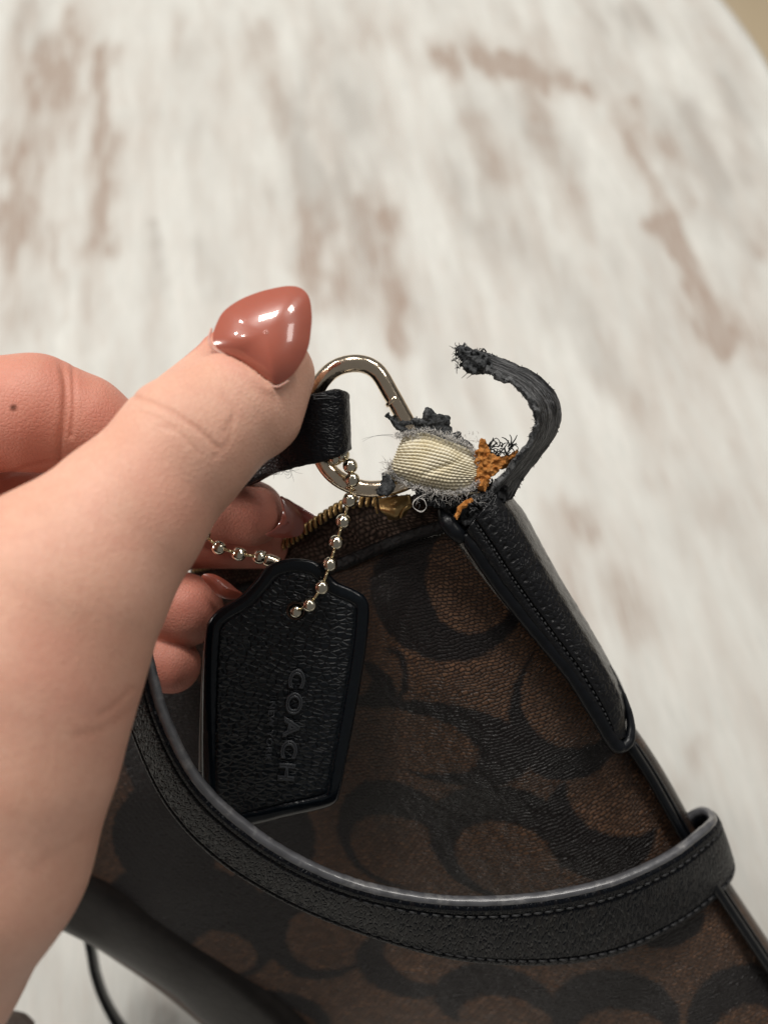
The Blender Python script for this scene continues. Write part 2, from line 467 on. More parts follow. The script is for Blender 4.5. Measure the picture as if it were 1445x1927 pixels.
lines = m.noise(m.vec('Object', (260, 60, 260), (0, 0, .75)), 3.2, 4, .6)
m.bump(m.math('ADD', hh, m.math('MULTIPLY', lines, 1.2)), .006, .7)
M['skin'] = m.m
def polish(name, col, rough=.05):
    m = NT(name); v = m.vec('Object', (100,) * 3)
    m.set(Base_Color=col, Roughness=rough + .25, Coat_Weight=1.0, Coat_Roughness=.03, Subsurface_Weight=.1, Subsurface_Scale=.002)
    nd = m.bump(m.noise(v, 3.0, 2), .008, .5); m.c(nd.outputs[0], m.b.inputs['Coat Normal']); return m.m
M['polish'] = polish('rust_brown_nail_polish', (.38, .103, .066))
M['polish_dark'] = polish('dark_red_nail_polish', (.20, .035, .025))
M['polish_pale'] = polish('translucent_brown_nail', (.30, .085, .06))
M['cuticle'] = NT('cuticle_skin').set(Base_Color=(.60, .32, .26), Roughness=.45, Subsurface_Weight=.3, Subsurface_Scale=.003).m

# coated canvas with dark letter pattern (attribute 'pattern', laid on the cloth, with lower-left shade painted in)
m = NT('coated_canvas')
v = m.vec('UV', (1, 1, 1)); wob = m.noise(v, 2.5, 2)
tc = m.n('ShaderNodeVectorMath', operation='ADD'); cx = m.n('ShaderNodeCombineXYZ')
m.c(m.math('ADD', m.math('MULTIPLY', wob, .22), m.math('MULTIPLY', m.noise(v, 9, 2), .03)), cx.inputs[1]); m.c(m.math('MULTIPLY', m.noise(v, 8, 3), .12), cx.inputs[0])
m.c(v, tc.inputs[0]); m.c(cx.outputs[0], tc.inputs[1])
br = m.n('ShaderNodeTexBrick'); br.offset = .5; br.inputs['Scale'].default_value = 1
br.inputs['Brick Width'].default_value = .16; br.inputs['Row Height'].default_value = .078
br.inputs['Mortar Size'].default_value = .020; br.inputs['Mortar Smooth'].default_value = .8
br.inputs['Color1'].default_value = (.25, .25, .25, 1); br.inputs['Color2'].default_value = (1, 1, 1, 1); br.inputs['Mortar'].default_value = (.5, .5, .5, 1)
m.c(tc.outputs[0], br.inputs['Vector'])
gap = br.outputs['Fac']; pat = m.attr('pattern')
vary = m.noise(v, 5, 3)
brown = m.mix(br.outputs['Color'], (.042, .021, .012), (.135, .071, .040))
brown = m.mix(m.math('MULTIPLY', m.ramp(vary, [(.42, 0.0), (.62, 1.0)]), .45), brown, (.036, .021, .014))
brown = m.mix(m.math('MULTIPLY', gap, .85), brown, (.018, .012, .010))
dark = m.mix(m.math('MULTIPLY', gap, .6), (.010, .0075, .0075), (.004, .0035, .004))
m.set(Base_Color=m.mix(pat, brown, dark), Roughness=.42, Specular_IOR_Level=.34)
m.bump(m.math('SUBTRACT', m.math('MULTIPLY', vary, .4), gap), .05, 1.0)
M['canvas'] = m.m

# zipper tape, webbing
m = NT('zipper_tape'); v = m.vec('UV', (1, 1, 1))
nz = m.attr('relief')
m.set(Base_Color=m.mix(nz, (.020, .014, .011), (.16, .11, .086)), Roughness=.85, Specular_IOR_Level=.15); m.bump(m.noise(v, 60, 2), .01, .7)
M['tape'] = m.m
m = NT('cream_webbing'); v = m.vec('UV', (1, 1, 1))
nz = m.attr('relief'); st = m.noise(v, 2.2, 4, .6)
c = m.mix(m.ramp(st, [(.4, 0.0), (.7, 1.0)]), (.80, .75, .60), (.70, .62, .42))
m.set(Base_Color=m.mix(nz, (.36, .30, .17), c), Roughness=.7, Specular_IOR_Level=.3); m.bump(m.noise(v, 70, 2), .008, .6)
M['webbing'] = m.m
m = NT('knitted_cloth'); v = m.vec('UV', (1, 1, 1))
m.set(Base_Color=m.mix(m.noise(v, 12, 3), (.10, .075, .065), (.20, .16, .14)), Roughness=.9); m.bump(m.noise(v, 14, 3), .06, 1)
M['cloth'] = m.m

# table top: whitewashed wood grain
VP = np.array([-0.375, 2.384]); VP /= np.linalg.norm(VP); RP = np.array([VP[1], -VP[0]])
m = NT('whitewashed_wood'); v = m.vec('UV', (1, 1, 1))
vs = m.vec('UV', (1, .07, 1)); vm = m.vec('UV', (1, .15, 1))
fine = m.noise(vs, 7, 5, .6); mid = m.noise(vm, .55, 5, .6); bl = m.noise(m.vec('UV', (1, .26, 1)), .30, 5, .62); hair = m.noise(m.vec('UV', (1, .03, 1)), 26, 3, .6)
paint = m.mix(m.ramp(fine, [(.35, 0.0), (.7, 1.0)]), (.50, .50, .47), (.68, .685, .65))
brn = m.attr('brown'); gry = m.attr('grey')
mk = m.math('ADD', m.math('MULTIPLY', m.math('SUBTRACT', mid, .50), 1.7), m.math('MULTIPLY', m.math('SUBTRACT', fine, .5), 1.1))
fb = m.math('ADD', brn, m.math('ADD', mk, .12), clamp=True)
fg = m.math('ADD', gry, m.math('ADD', m.math('MULTIPLY', m.math('SUBTRACT', bl, .5), 2.0), m.math('ADD', m.math('MULTIPLY', m.math('SUBTRACT', fine, .5), .9), .05)), clamp=True)
fb = m.math('MULTIPLY', fb, m.math('ADD', .58, m.math('MULTIPLY', m.ramp(m.math('ADD', m.math('MULTIPLY', fine, .6), m.math('MULTIPLY', hair, .4)), [(.38, 0.0), (.62, 1.0)]), .42)))
hb = m.math('MULTIPLY', m.ramp(hair, [(.5, 0.0), (.75, 1.0)]), .30)
c = m.mix(m.math('MULTIPLY', fg, .75), paint, (.34, .325, .30))
c = m.mix(m.math('MULTIPLY', fb, .98), c, (.27, .195, .15))
c = m.mix(hb, c, (.47, .43, .38))
m.set(Base_Color=c, Roughness=.5, Specular_IOR_Level=.35); m.bump(m.math('ADD', fine, hair), .02, .5)
M['table'] = m.m
m = NT('beige_floor'); v = m.vec('UV', (1, .1, 1))
m.set(Base_Color=m.mix(m.noise(v, .2, 4), (.72, .58, .38), (.82, .68, .48)), Roughness=.5); M['floor'] = m.m

# ================================================================ SETTING
fl = np.array([[-3, -3, -.75], [3, -3, -.75], [3, 4, -.75], [-3, 4, -.75]])
mesh('floor', fl, [[0, 1, 2, 3]], M['floor'], uv=fl[:, :2] * 100, kind='structure')

# table top with a rounded far corner
pe = on_table(1446, 128)[:2] * 100; pr = on_table(1357, 0)[:2] * 100
r0 = pe @ RP + .05; dr_, ds_ = r0 - pr @ RP, (pr - pe) @ VP; R_ = (dr_**2 + ds_**2) / (2 * dr_); s1 = pe @ VP + R_
def build_table():
    ns_, nr_ = 300, 260
    s = np.linspace(-45, s1, ns_)
    s[-60:] = s1 - R_ * (1 - np.sin(np.linspace(0, np.pi / 2, 60)))
    s[:-60] = np.linspace(-45, s1 - R_, ns_ - 60, endpoint=False)
    q = np.clip((s - (s1 - R_)) / R_, 0, 1); rmax = r0 - R_ * (1 - np.sqrt(1 - q * q * .9999))
    t = np.linspace(0, 1, nr_)
    R = -60 + (rmax[:, None] + 60) * t[None]; S = s[:, None] * np.ones((1, nr_))
    X = R * RP[0] + S * VP[0]; Y = R * RP[1] + S * VP[1]
    P = np.stack([X, Y, np.zeros_like(X)], -1) / 100
    px = cam2px(w2cam(P))
    # stains on the paint, given as strokes on the table top
    def stroke(x1, y1, x2, y2, w, a):
        A, B = on_table(x1, y1)[:2] * 100, on_table(x2, y2)[:2] * 100; e = B - A
        w = w * 1.0
        wx = X + .5 * fbm(R * .9, S * .35, 0 * R, 3, 3) - A[0]; wy = Y + .8 * fbm(R * .9, S * .35, 0 * R, 3, 8) - A[1]
        tt = np.clip((wx * e[0] + wy * e[1]) / (e @ e), 0, 1)
        d = np.hypot(wx - e[0] * tt, wy - e[1] * tt)
        dm = (H / (CP - SP * (CY - (y1 + y2) / 2) / F))
        return a * np.exp(-(d / (w * dm / F))**2)
    rag = 1.0 + .6 * fbm(R * 1.6, S * .35, 0 * R, 3, 21)
    br_ = sum(stroke(*k) for k in [
        (200, 100, 190, 460, 26, .85), (70, 100, 40, 480, 50, .50), (170, 460, 185, 640, 24, .30), (870, 80, 830, 120, 40, .9), (900, 110, 1080, 160, 28, .95),
        (1170, 190, 1250, 420, 26, .70), (1250, 430, 1370, 640, 32, 1.0), (570, 390, 610, 520, 34, .70), (700, 380, 760, 640, 30, .50),
        (720, 60, 640, 90, 60, .30), (490, 60, 520, 250, 30, .35), (1080, 980, 1100, 1010, 30, .5), (1150, 1120, 1190, 1160, 34, .42), (1290, 1400, 1300, 1520, 30, .4),
        (860, 500, 900, 640, 24, .25), (1400, 420, 1445, 480, 30, .5), (10, 250, 10, 520, 26, .5), (100, 420, 110, 620, 14, .3), (1000, 60, 1010, 200, 24, .3), (230, 1890, 240, 1920, 30, .2), (130, 30, 120, 250, 30, .35), (330, 30, 330, 120, 24, .3), (640, 420, 660, 560, 50, .35), (1240, 250, 1300, 400, 24, .5), (1020, 250, 1080, 420, 34, .35), (900, 230, 930, 330, 36, .35), (1400, 540, 1440, 700, 30, .4), (1150, 700, 1230, 900, 40, .25), (1050, 1000, 1100, 1150, 40, .3), (1350, 950, 1420, 1100, 40, .25), (10, 560, 60, 640, 30, .3), (120, 60, 100, 200, 40, .3), (560, 420, 620, 560, 40, .3), (720, 420, 750, 620, 30, .3), (850, 100, 950, 130, 40, .4)])
    gr_ = sum(stroke(*k) for k in [
        (1180, 30, 1210, 70, 50, .9), (50, 20, 70, 80, 40, .6), (540, 200, 600, 420, 60, .5), (660, 170, 690, 300, 44, .4), (290, 420, 290, 560, 16, .6),
        (980, 180, 1030, 300, 50, .45), (1290, 230, 1330, 330, 60, .45), (400, 100, 380, 300, 40, .2), (1120, 600, 1180, 720, 50, .4), (850, 330, 890, 450, 50, .4),
        (380, 460, 420, 560, 24, .4), (1040, 500, 1060, 620, 40, .3), (600, 20, 600, 120, 30, .4), (1380, 150, 1430, 330, 36, .5), (780, 560, 800, 700, 30, .25),
        (1250, 850, 1300, 980, 60, .3), (640, 350, 690, 560, 60, .45), (600, 150, 640, 480, 90, .35), (900, 250, 1000, 450, 110, .35), (1300, 200, 1400, 500, 80, .4), (1150, 450, 1250, 620, 60, .3), (1100, 0, 1140, 140, 60, .3)])
    o = mesh('table_top', P.reshape(-1, 3), grid_faces(ns_, nr_, flip=True), M['table'], None, np.stack([R, S], -1).reshape(-1, 2),
             {'brown': br_ * rag, 'grey': gr_ * rag})
    if o.data.polygons[100].normal.z < 0:
        o.data.flip_normals()
    solidify(o, 2.6)
    tag(o, 'whitewashed wood grain table top with brown worn streaks and rounded corner', 'table')
build_table()

# ================================================================ HANDBAG
bag = thing('handbag', 'brown coated canvas handbag with dark letter pattern and torn black leather corner', 'handbag', W((900, 1500, 24)))
PANEL = [
 [(150,1180,19.0),(380,1112,17.8),(540,1094,16.8),(640,1066,16.0),(740,1028,15.4),(845,1003,14.85)],
 [(130,1300,18.7),(340,1235,17.7),(500,1210,16.8),(650,1180,16.1),(790,1145,15.35),(938,1125,15.05)],
 [(110,1420,18.6),(300,1380,17.7),(480,1345,16.9),(660,1310,16.3),(860,1270,15.6),(1035,1235,15.3)],
 [(90,1550,18.7),(260,1515,17.9),(460,1490,17.2),(690,1455,16.7),(930,1405,16.0),(1132,1345,15.7)],
 [(80,1660,19.0),(240,1650,18.4),(470,1640,17.8),(740,1600,17.3),(1010,1540,16.6),(1210,1455,16.3)],
 [(108,1735,19.7),(260,1780,19.0),(500,1790,18.4),(800,1750,17.9),(1100,1680,17.3),(1300,1612,17.0)],
 [(120,1745,20.3),(330,1868,19.8),(560,1970,19.3),(900,1930,18.7),(1230,1860,18.1),(1430,1810,17.9)],
 [(250,1790,21.6),(392,1935,21.2),(640,2110,20.6),(1000,2150,20.0),(1350,2110,19.4),(1600,2060,19.2)],
 [(300,1780,24.0),(430,1880,24.2),(660,2000,24.3),(1000,2150,24.0),(1350,2150,23.6),(1640,2100,23.4)]]
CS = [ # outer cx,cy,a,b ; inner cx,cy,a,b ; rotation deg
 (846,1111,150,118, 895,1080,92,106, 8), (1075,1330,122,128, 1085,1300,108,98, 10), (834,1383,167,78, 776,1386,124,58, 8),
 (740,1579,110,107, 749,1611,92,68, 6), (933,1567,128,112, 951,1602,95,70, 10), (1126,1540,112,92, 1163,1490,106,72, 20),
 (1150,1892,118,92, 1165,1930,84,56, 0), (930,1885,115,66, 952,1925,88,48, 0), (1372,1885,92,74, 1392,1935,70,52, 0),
 (600,1772,108,96, 612,1789,78,62, 12), (400,1590,190,140, 470,1640,70,48, 15), (560,1400,110,90, 590,1400,80,66, 8), (360,1740,170,110, 420,1800,60,40, 20),  # large lower-left rings paint the bag's shade into the print
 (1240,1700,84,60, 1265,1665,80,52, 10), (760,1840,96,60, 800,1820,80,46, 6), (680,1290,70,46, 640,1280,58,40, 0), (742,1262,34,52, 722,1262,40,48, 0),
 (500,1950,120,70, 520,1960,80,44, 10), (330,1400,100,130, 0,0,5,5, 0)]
def c_shade_mask(S):
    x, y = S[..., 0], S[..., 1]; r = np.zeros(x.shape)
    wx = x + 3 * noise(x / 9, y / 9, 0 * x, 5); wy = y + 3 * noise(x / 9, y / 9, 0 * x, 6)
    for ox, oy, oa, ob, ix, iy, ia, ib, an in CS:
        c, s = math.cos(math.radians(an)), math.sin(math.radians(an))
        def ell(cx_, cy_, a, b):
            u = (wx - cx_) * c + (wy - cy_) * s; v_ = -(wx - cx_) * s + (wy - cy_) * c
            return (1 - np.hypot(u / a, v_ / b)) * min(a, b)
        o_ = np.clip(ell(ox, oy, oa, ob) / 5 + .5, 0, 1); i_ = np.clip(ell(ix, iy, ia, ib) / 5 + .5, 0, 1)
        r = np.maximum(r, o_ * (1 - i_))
    # the folded hem strip is dark cloth; lower-left shade is painted in as dark print
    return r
def panel_disp(S, uv):
    x, y = S[..., 0], S[..., 1]
    d = .06 * fbm(x / 160, y / 160, 0 * x, 2, 31)
    t = np.linspace(0, 1, S.shape[1])[None]; sy = np.clip((np.linspace(0, 1, S.shape[0])[:, None] - .04) / .2, 0, 1)
    d = d + sy * (.42 * np.exp(-((t - .80) / .13)**2) - .45 * np.exp(-((t - .50) / .14)**2) - .25 * np.clip((t - .93) / .07, 0, 1)**2)
    # soft folds running down from the corner
    d += .10 * np.exp(-((x - 720 - (y - 1100) * .10) / 60)**2) * np.clip((y - 1100) / 200, 0, 1)
    d -= .14 * np.exp(-((y - 1530 + (x - 900) * .25) / 60)**2) * np.exp(-((x - 1050) / 260)**2)
    return d
panel, PS, PP, PN = patch('front_panel', PANEL, 440, 420, M['canvas'], bag, .16, panel_disp, lambda S, uv: {'pattern': c_shade_mask(S)})

# side gusset and back, wrapping away from the lens to the table
right = [PANEL[k][-1] for k in range(len(PANEL))]
g0 = catmull(right, 60)
def off(P, dx, dy, dd): return P + np.array([dx, dy, dd])
gus = np.stack([g0, off(g0, 8, -6, .25), off(g0, 26, -18, .7), off(g0, 24, -16, 1.7), off(g0, -30, 0, 3.2), off(g0, -160, 10, 4.6), off(g0, -420, 30, 6.0)], 1)
gus[:10, :, 0] -= np.linspace(30, 0, 10)[:, None] * np.linspace(0, 1, 7)[None]
gs = np.swapaxes(catmull(np.swapaxes(gus, 0, 1), 60), 0, 1)
P = W(gs); Fq = grid_faces(60, 60)
# keep everything above the table
P[..., 2] = np.maximum(P[..., 2], .003)
mesh('side_gusset', P.reshape(-1, 3), Fq, M['canvas'], bag, arc_uv(P).reshape(-1, 2), {'pattern': (c_shade_mask(gs + np.array([-170., 60, 0])) * .8)})
# piping along the side seam
pp = g0[26:].copy(); pp[:, 2] -= .03; pp[:, 0] += 6; pp[:, 1] -= 3
tube('piping', W(pp), .11, M['smooth_leather'], bag, 10)
pp2 = g0[26:].copy(); pp2[:, 0] += 20; pp2[:, 1] -= 2; pp2[:, 2] += .22
tube('seam', W(pp2), .05, M['smooth_leather'], bag, 8)

# black leather base panel, lower left
patch('base_panel', [
 [(20,1560,18.9),(170,1600,18.75),(330,1712,18.75),(500,1850,19.1),(640,1990,19.6)],
 [(60,1650,18.8),(190,1690,18.5),(340,1790,18.7),(470,1890,19.0),(600,2010,19.4)],
 [(104,1742,19.5),(200,1790,19.45),(322,1866,19.5),(385,1922,19.9),(540,2040,20.2)],
 [(150,1752,21.0),(225,1788,20.9),(330,1852,20.9),(420,1915,21.2),(560,2030,21.4)]], 60, 90, M['base'], bag, .04)

# hem of the opening: folded leather edge above the canvas
hem = np.array([(420,1108,17.35),(540,1090,16.6),(640,1060,15.85),(690,1040,15.55),(740,1019,15.2),(790,1002,14.9),(838,988,14.62)])
hp = catmull(hem, 80)
hA = hem + np.array([0, -11, .05]); hB = hem + np.array([0, 13, -.02])
ribbon('hem', hA, hB, .16, M['hem'], bag, 90, 9, .03, .010, rr=.07, flip=False)

# zipper tape
TAPE = [
 [(360,1070,18.0),(430,1050,17.2),(520,1028,16.5),(566,1003,16.0),(614,970,15.6),(676,944,15.25),(740,938,15.0),(830,942,14.8)],
 [(360,1096,17.9),(430,1080,17.2),(520,1064,16.5),(575,1045,16.1),(640,1018,15.75),(700,988,15.4),(760,972,15.1),(840,966,14.85)],
 [(360,1120,17.9),(430,1110,17.3),(530,1098,16.7),(600,1082,16.25),(670,1052,15.85),(730,1026,15.5),(790,1006,15.15),(846,990,14.95)]]
def knit(S, uv):
    u, v = uv[..., 0], uv[..., 1]
    p = np.abs(np.sin(u * 26 + np.where(np.sin(v * 34) > 0, 1.5, 0) + noise(u * 6, v * 6, 0 * u, 2) * 1.6)) * np.abs(np.sin(v * 34 + 1.3 * noise(u * 5, v * 5, 0 * u, 9)))
    p = p * (.55 + .45 * noise(u * 7, v * 7, 0 * u, 4))
    return p
patch('zipper_tape', TAPE, 170, 560, M['tape'], bag, .1, lambda S, uv: .035 * knit(S, uv) + .03 * fbm(uv[..., 0] * 3, uv[..., 1] * 3, 0 * uv[..., 0], 2),
      lambda S, uv: {'relief': knit(S, uv)})

# zipper teeth: every tooth its own part
def tooth_mesh():
    # a bent prong gripping the tape
    P = np.array([(0, .0, .085), (0, .03, .10), (0, .075, .085), (0, .095, .03), (0, .10, -.05), (0, .09, -.11)]) / 100
    V, Fq = tube_geo(catmull(P, 10), np.array([.04, .052, .054, .052, .05, .046, .046, .05, .046, .03]), 8)
    V2, F2 = tube_geo(np.array([(0, -.045, .095), (0, .02, .10), (0, .05, .09)]) / 100, [.05, .056, .04], 8)
    V, Fq = join_geo([(V, Fq), (V2, F2)])
    me = bpy.data.meshes.new('zipper_tooth'); me.from_pydata(V.tolist(), [], Fq); me.update()
    me.polygons.foreach_set('use_smooth', [True] * len(me.polygons)); me.materials.append(M['tooth_metal']); return me
TM = tooth_mesh()
tl = np.array([(372,1068,17.9),(430,1056,17.15),(520,1034,16.4),(560,1012,16.0),(590,990,15.7),(622,968,15.45),(655,950,15.2),(690,944,15.05),(715,942,14.95)])
tp = W(catmull(tl, 400)); ln = np.concatenate([[0], np.cumsum(np.linalg.norm(np.diff(tp, axis=0), axis=1))]) * 100
for k, sdist in enumerate(np.arange(0, ln[-1], .15)):
    i = int(np.searchsorted(ln, sdist)); i = min(max(i, 1), 398)
    t_ = tp[i + 1] - tp[i - 1]; t_ /= np.linalg.norm(t_)
    # prongs hang down the tape: towards photo-down
    dn = W((0, 40, 15)) - W((0, 0, 15)); dn -= t_ * (dn @ t_); dn /= np.linalg.norm(dn); nn = np.cross(t_, dn)
    if nn @ VIEW_N < 0: nn = -nn
    Rm = Matrix(((t_[0], nn[0], -dn[0], tp[i][0]), (t_[1], nn[1], -dn[1], tp[i][1]), (t_[2], nn[2], -dn[2], tp[i][2]), (0, 0, 0, 1)))
    o = bpy.data.objects.new('zipper_tooth', TM); COL.objects.link(o); o.parent = bag
    o.matrix_parent_inverse = Matrix.Translation(-Vector(bag.location)); o.matrix_basis = Rm @ Matrix.Rotation(.25, 4, 'Y')
# metal end stop bracket
patch('zipper_stop', [[(712,938,14.75),(740,934,14.6),(772,930,14.55)], [(712,952,14.68),(742,949,14.5),(775,944,14.5)],
  [(716,962,14.66),(744,962,14.46),(776,952,14.5)], [(728,972,14.7),(746,972,14.52),(768,962,14.6)], [(730,979,14.85),(748,978,14.75),(764,970,14.8)]], 26, 22, M['tooth_metal'], bag, .05)
for a in ([(706,940,14.8),(708,955,14.7),(710,966,14.75)], [(754,974,14.5),(758,962,14.45),(768,952,14.42),(776,950,14.5)]):
    tube('stop_prong', W(catmull(a, 12)), .028, M['tooth_metal'], bag, 8)

# corner tab: rolled leather cover on the upper side seam
TL = [(872,1004,14.35),(906,1056,14.42),(938,1102,14.52),(978,1154,14.66),(1022,1208,14.8),(1072,1270,14.98),(1122,1350,15.2),(1150,1396,15.35)]
TR = [(946,915,14.6),(985,962,14.75),(1022,1030,14.9),(1062,1100,15.05),(1112,1184,15.25),(1156,1262,15.45),(1180,1318,15.6),(1182,1385,15.6)]
TLa, TRa = np.array(TL, float), np.array(TR, float)
nl, nw = 240, 70
l_, r_ = catmull(TLa, nl), catmull(TRa, nl); t = np.linspace(0, 1, nw)
S = l_[:, None] * (1 - t[None, :, None]) + r_[:, None] * t[None, :, None]
wd = np.linalg.norm(r_[:, :2] - l_[:, :2], axis=1)[:, None]
bul = -.42 * (np.sin(np.pi * np.clip(t * .92, 0, 1))**.7)[None] * (wd / 90) ** .5
bul = bul + (np.clip(t - .8, 0, 1) / .2)[None]**2 * .8
S[..., 2] += bul
P = W(S); n = grid_normals(P)
if n[100, 30] @ VIEW_N < 0: n = -n
uv = arc_uv(P)
seam = -.07 * np.exp(-((t - .27) / .035)**2)[None] + .04 * np.exp(-((t - .15) / .10)**2)[None]
pits = -.028 * np.exp(-((t - .45 - .03 * noise(uv[..., 1] * 3, 0, 0, 8)) / .045)**2) * np.clip(np.sin(uv[..., 1] * 2 * np.pi / .17 + 1.5 * noise(uv[..., 1] * 2, uv[..., 0], 0, 6)) * 2 - .5, 0, 1) * (np.linspace(0, 1, nl)[:, None] < .8)
P = P + n * ((seam + pits + .010 * fbm(uv[..., 0] * 5, uv[..., 1] * 5, 0 * uv[..., 0], 3, 4)) / 100)[..., None]
Fq = grid_faces(nl, nw); f = Fq[4000]; vv = P.reshape(-1, 3)
if np.cross(vv[f[1]] - vv[f[0]], vv[f[2]] - vv[f[0]]) @ n.reshape(-1, 3)[f[0]] < 0: Fq = np.ascontiguousarray(Fq[:, ::-1])
o = mesh('corner_tab', vv, Fq, M['tab_leather'], bag, uv.reshape(-1, 2)); solidify(o, .1)
# its rolled smooth edge
edge = np.concatenate([TLa, [(1168,1404,15.42),(1183,1392,15.46),(1186,1362,15.54),(1176,1318,15.64),(1146,1252,15.8)]]); edge[:8, 0] += 3; edge[:, 2] -= .04
ep = catmull(edge, 160); rad = np.full(160, .155); rad[100:] = np.linspace(.155, .03, 60); rad[:6] = np.linspace(.10, .155, 6)
tube('rolled_edge', W(ep), rad, M['smooth_leather'], bag, 14, rough=.006)
tube('edge_roll', W(catmull([(832,962,14.5),(840,980,14.35),(853,998,14.3),(868,1012,14.4)], 24)), np.concatenate([np.linspace(.11, .17, 10), np.full(14, .165)]), M['smooth_leather'], bag, 14, rough=.008)
# stitches of the tab
G = []
for k in range(6, nl - 14, 5):
    p = P[k, int(.27 * nw)]; q = P[k + 3, int(.27 * nw)]; G.append(tube_geo(np.stack([p, (p + q) / 2 + n[k, 19] * .0004, q]), .022, 6))
V, Fs = join_geo(G); mesh('stitching', V, Fs, M['thread'], bag, kind='stuff')

# ---- hand strap of the bag (black leather, in front)
SA = np.array([(255,1130,13.3),(276,1225,13.2),(310,1350,13.2),(372,1468,13.3),(462,1555,13.5),(575,1626,13.8),(700,1672,14.1),(850,1695,14.5),(1000,1690,14.9),(1140,1662,15.4),(1250,1615,16.0),(1318,1566,16.6),(1340,1542,17.1),(1322,1526,17.5),(1290,1545,17.7),(1272,1600,17.6)], float)
SB = np.array([(212,1200,13.9),(234,1290,13.8),(262,1388,13.9),(320,1510,14.0),(410,1608,14.2),(545,1692,14.5),(690,1752,14.9),(845,1797,15.3),(1000,1810,15.8),(1140,1795,16.3),(1262,1742,16.9),(1345,1682,17.5),(1372,1640,18.0),(1355,1612,18.4),(1320,1640,18.6),(1300,1690,18.5)], float)
def strap_disp(u, w):
    wmax = w.max()
    g = -.05 * np.exp(-((w - .27) / .035)**2) - .05 * np.exp(-((w - (wmax - .25)) / .035)**2)
    return g
strap, AA, BB, NN = ribbon('carry_strap', SA, SB, .30, M['strap_leather'], bag, 260, 70, .02, rr=.13, disp=strap_disp, flip=True)
if NN[130] @ VIEW_N < 0: pass
G = []
wn = BB - AA; wl = np.linalg.norm(wn, axis=1, keepdims=True); wn /= wl
sgn = 1 if NN[130] @ VIEW_N > 0 else -1
for offs in (.27, -.25):
    base_ = AA + wn * (offs / 100 if offs > 0 else wl + offs / 100) + NN * sgn * .00135
    bb = catmull(base_, 1200)
    lnn = np.concatenate([[0], np.cumsum(np.linalg.norm(np.diff(bb, axis=0), axis=1))]) * 100
    for sd in np.arange(.1, lnn[-1] - .4, .24):
        i, j = np.searchsorted(lnn, sd), np.searchsorted(lnn, sd + .17)
        G.append(tube_geo(np.stack([bb[i], bb[(i + j) // 2] + NN[130] * sgn * .0002, bb[j]]), .026, 6))
V, Fs = join_geo(G); o = mesh('stitching', V, Fs, M['thread'], strap, kind='stuff')
# painted top edge of the strap, its highlight put into the paint colour
tube('painted_edge', catmull(AA, 260), .10, M['edge_paint_glint'], strap, 12, rough=.006)

# far end of the same strap curling out under the bag
ribbon('strap_end', [(158,1740,22.3),(168,1790,22.5),(176,1835,22.8),(196,1890,23.2),(232,1950,23.5),(300,2020,23.6)],
       [(166,1740,23.1),(178,1792,23.3),(187,1836,23.6),(207,1888,24.0),(245,1945,24.3),(312,2012,24.3)], .2, M['strap_leather'], bag, 60, 9, rr=.08)

# ================================================================ TORN STRAP MOUNT ON THE CORNER
tm = bag
Z7 = lambda L: [(700 + a / 4.817, 720 + b / 4.817) for a, b in L]
slab('torn_leather', Z7([(130,300),(160,290),(240,340),(330,350),(400,325),(455,330),(460,270),(500,225),(545,255),(600,290),(680,310),(705,370),(700,420),(725,455),(790,450),(825,500),(860,540),(900,590),(905,700),(840,690),(760,600),(640,550),(480,500),(300,460),(225,430),(180,380)]),
     lambda u, v: 14.35 + (u - 800) * .0012 - np.clip((850 - v), 0, 60) * .001, .17, M['suede'], tm, .04, .016, .05, .06, 11, 3, label='torn upper flap of black leather')
slab('torn_leather', Z7([(90,825),(140,815),(172,870),(210,940),(180,990),(130,1025),(40,1012),(38,985),(85,930)]),
     lambda u, v: 14.12 + 0 * u, .16, M['suede'], tm, .04, .016, .03, .04, 12, 5, label='torn lower scrap of black leather')
slab('torn_leather', Z7([(380,930),(480,950),(620,985),(760,985),(900,940),(1010,960),(1180,880),(1240,960),(1200,1080),(1110,1180),(1000,1240),(860,1300),(760,1240),(700,1150),(600,1120),(500,1080),(420,1040)]),
     lambda u, v: 14.42 + (u - 850) * .001, .42, M['suede_dark'], tm, .06, .020, .09, .10, 9, 8, label='crumbling black leather under the webbing')
slab('torn_leather', [(846,962),(866,950),(890,948),(916,955),(922,975),(910,1000),(893,1018),(872,1016),(858,1000),(848,985)], lambda u, v: 14.55 + 0 * u, .22, M['suede_dark'], tm, .05, .02, .04, .06, 10, 23)
slab('orange_core', Z7([(952,610),(1000,505),(1040,560),(1060,640),(1100,650),(1150,680),(1240,665),(1320,610),(1305,680),(1230,725),(1150,810),(1085,850),(1040,940),(1010,985),(955,975),(945,850),(962,780),(935,700)]),
     lambda u, v: 14.12 + (u - 900) * .003, .20, M['orange'], tm, .05, .016, .05, .05, 14, 11)
slab('orange_core', Z7([(745,1215),(770,1130),(830,1075),(900,1050),(925,1080),(870,1110),(820,1150),(790,1220),(765,1245)]),
     lambda u, v: 14.10 + 0 * u, .12, M['orange'], tm, .04, .016, .02, .04, 12, 13)

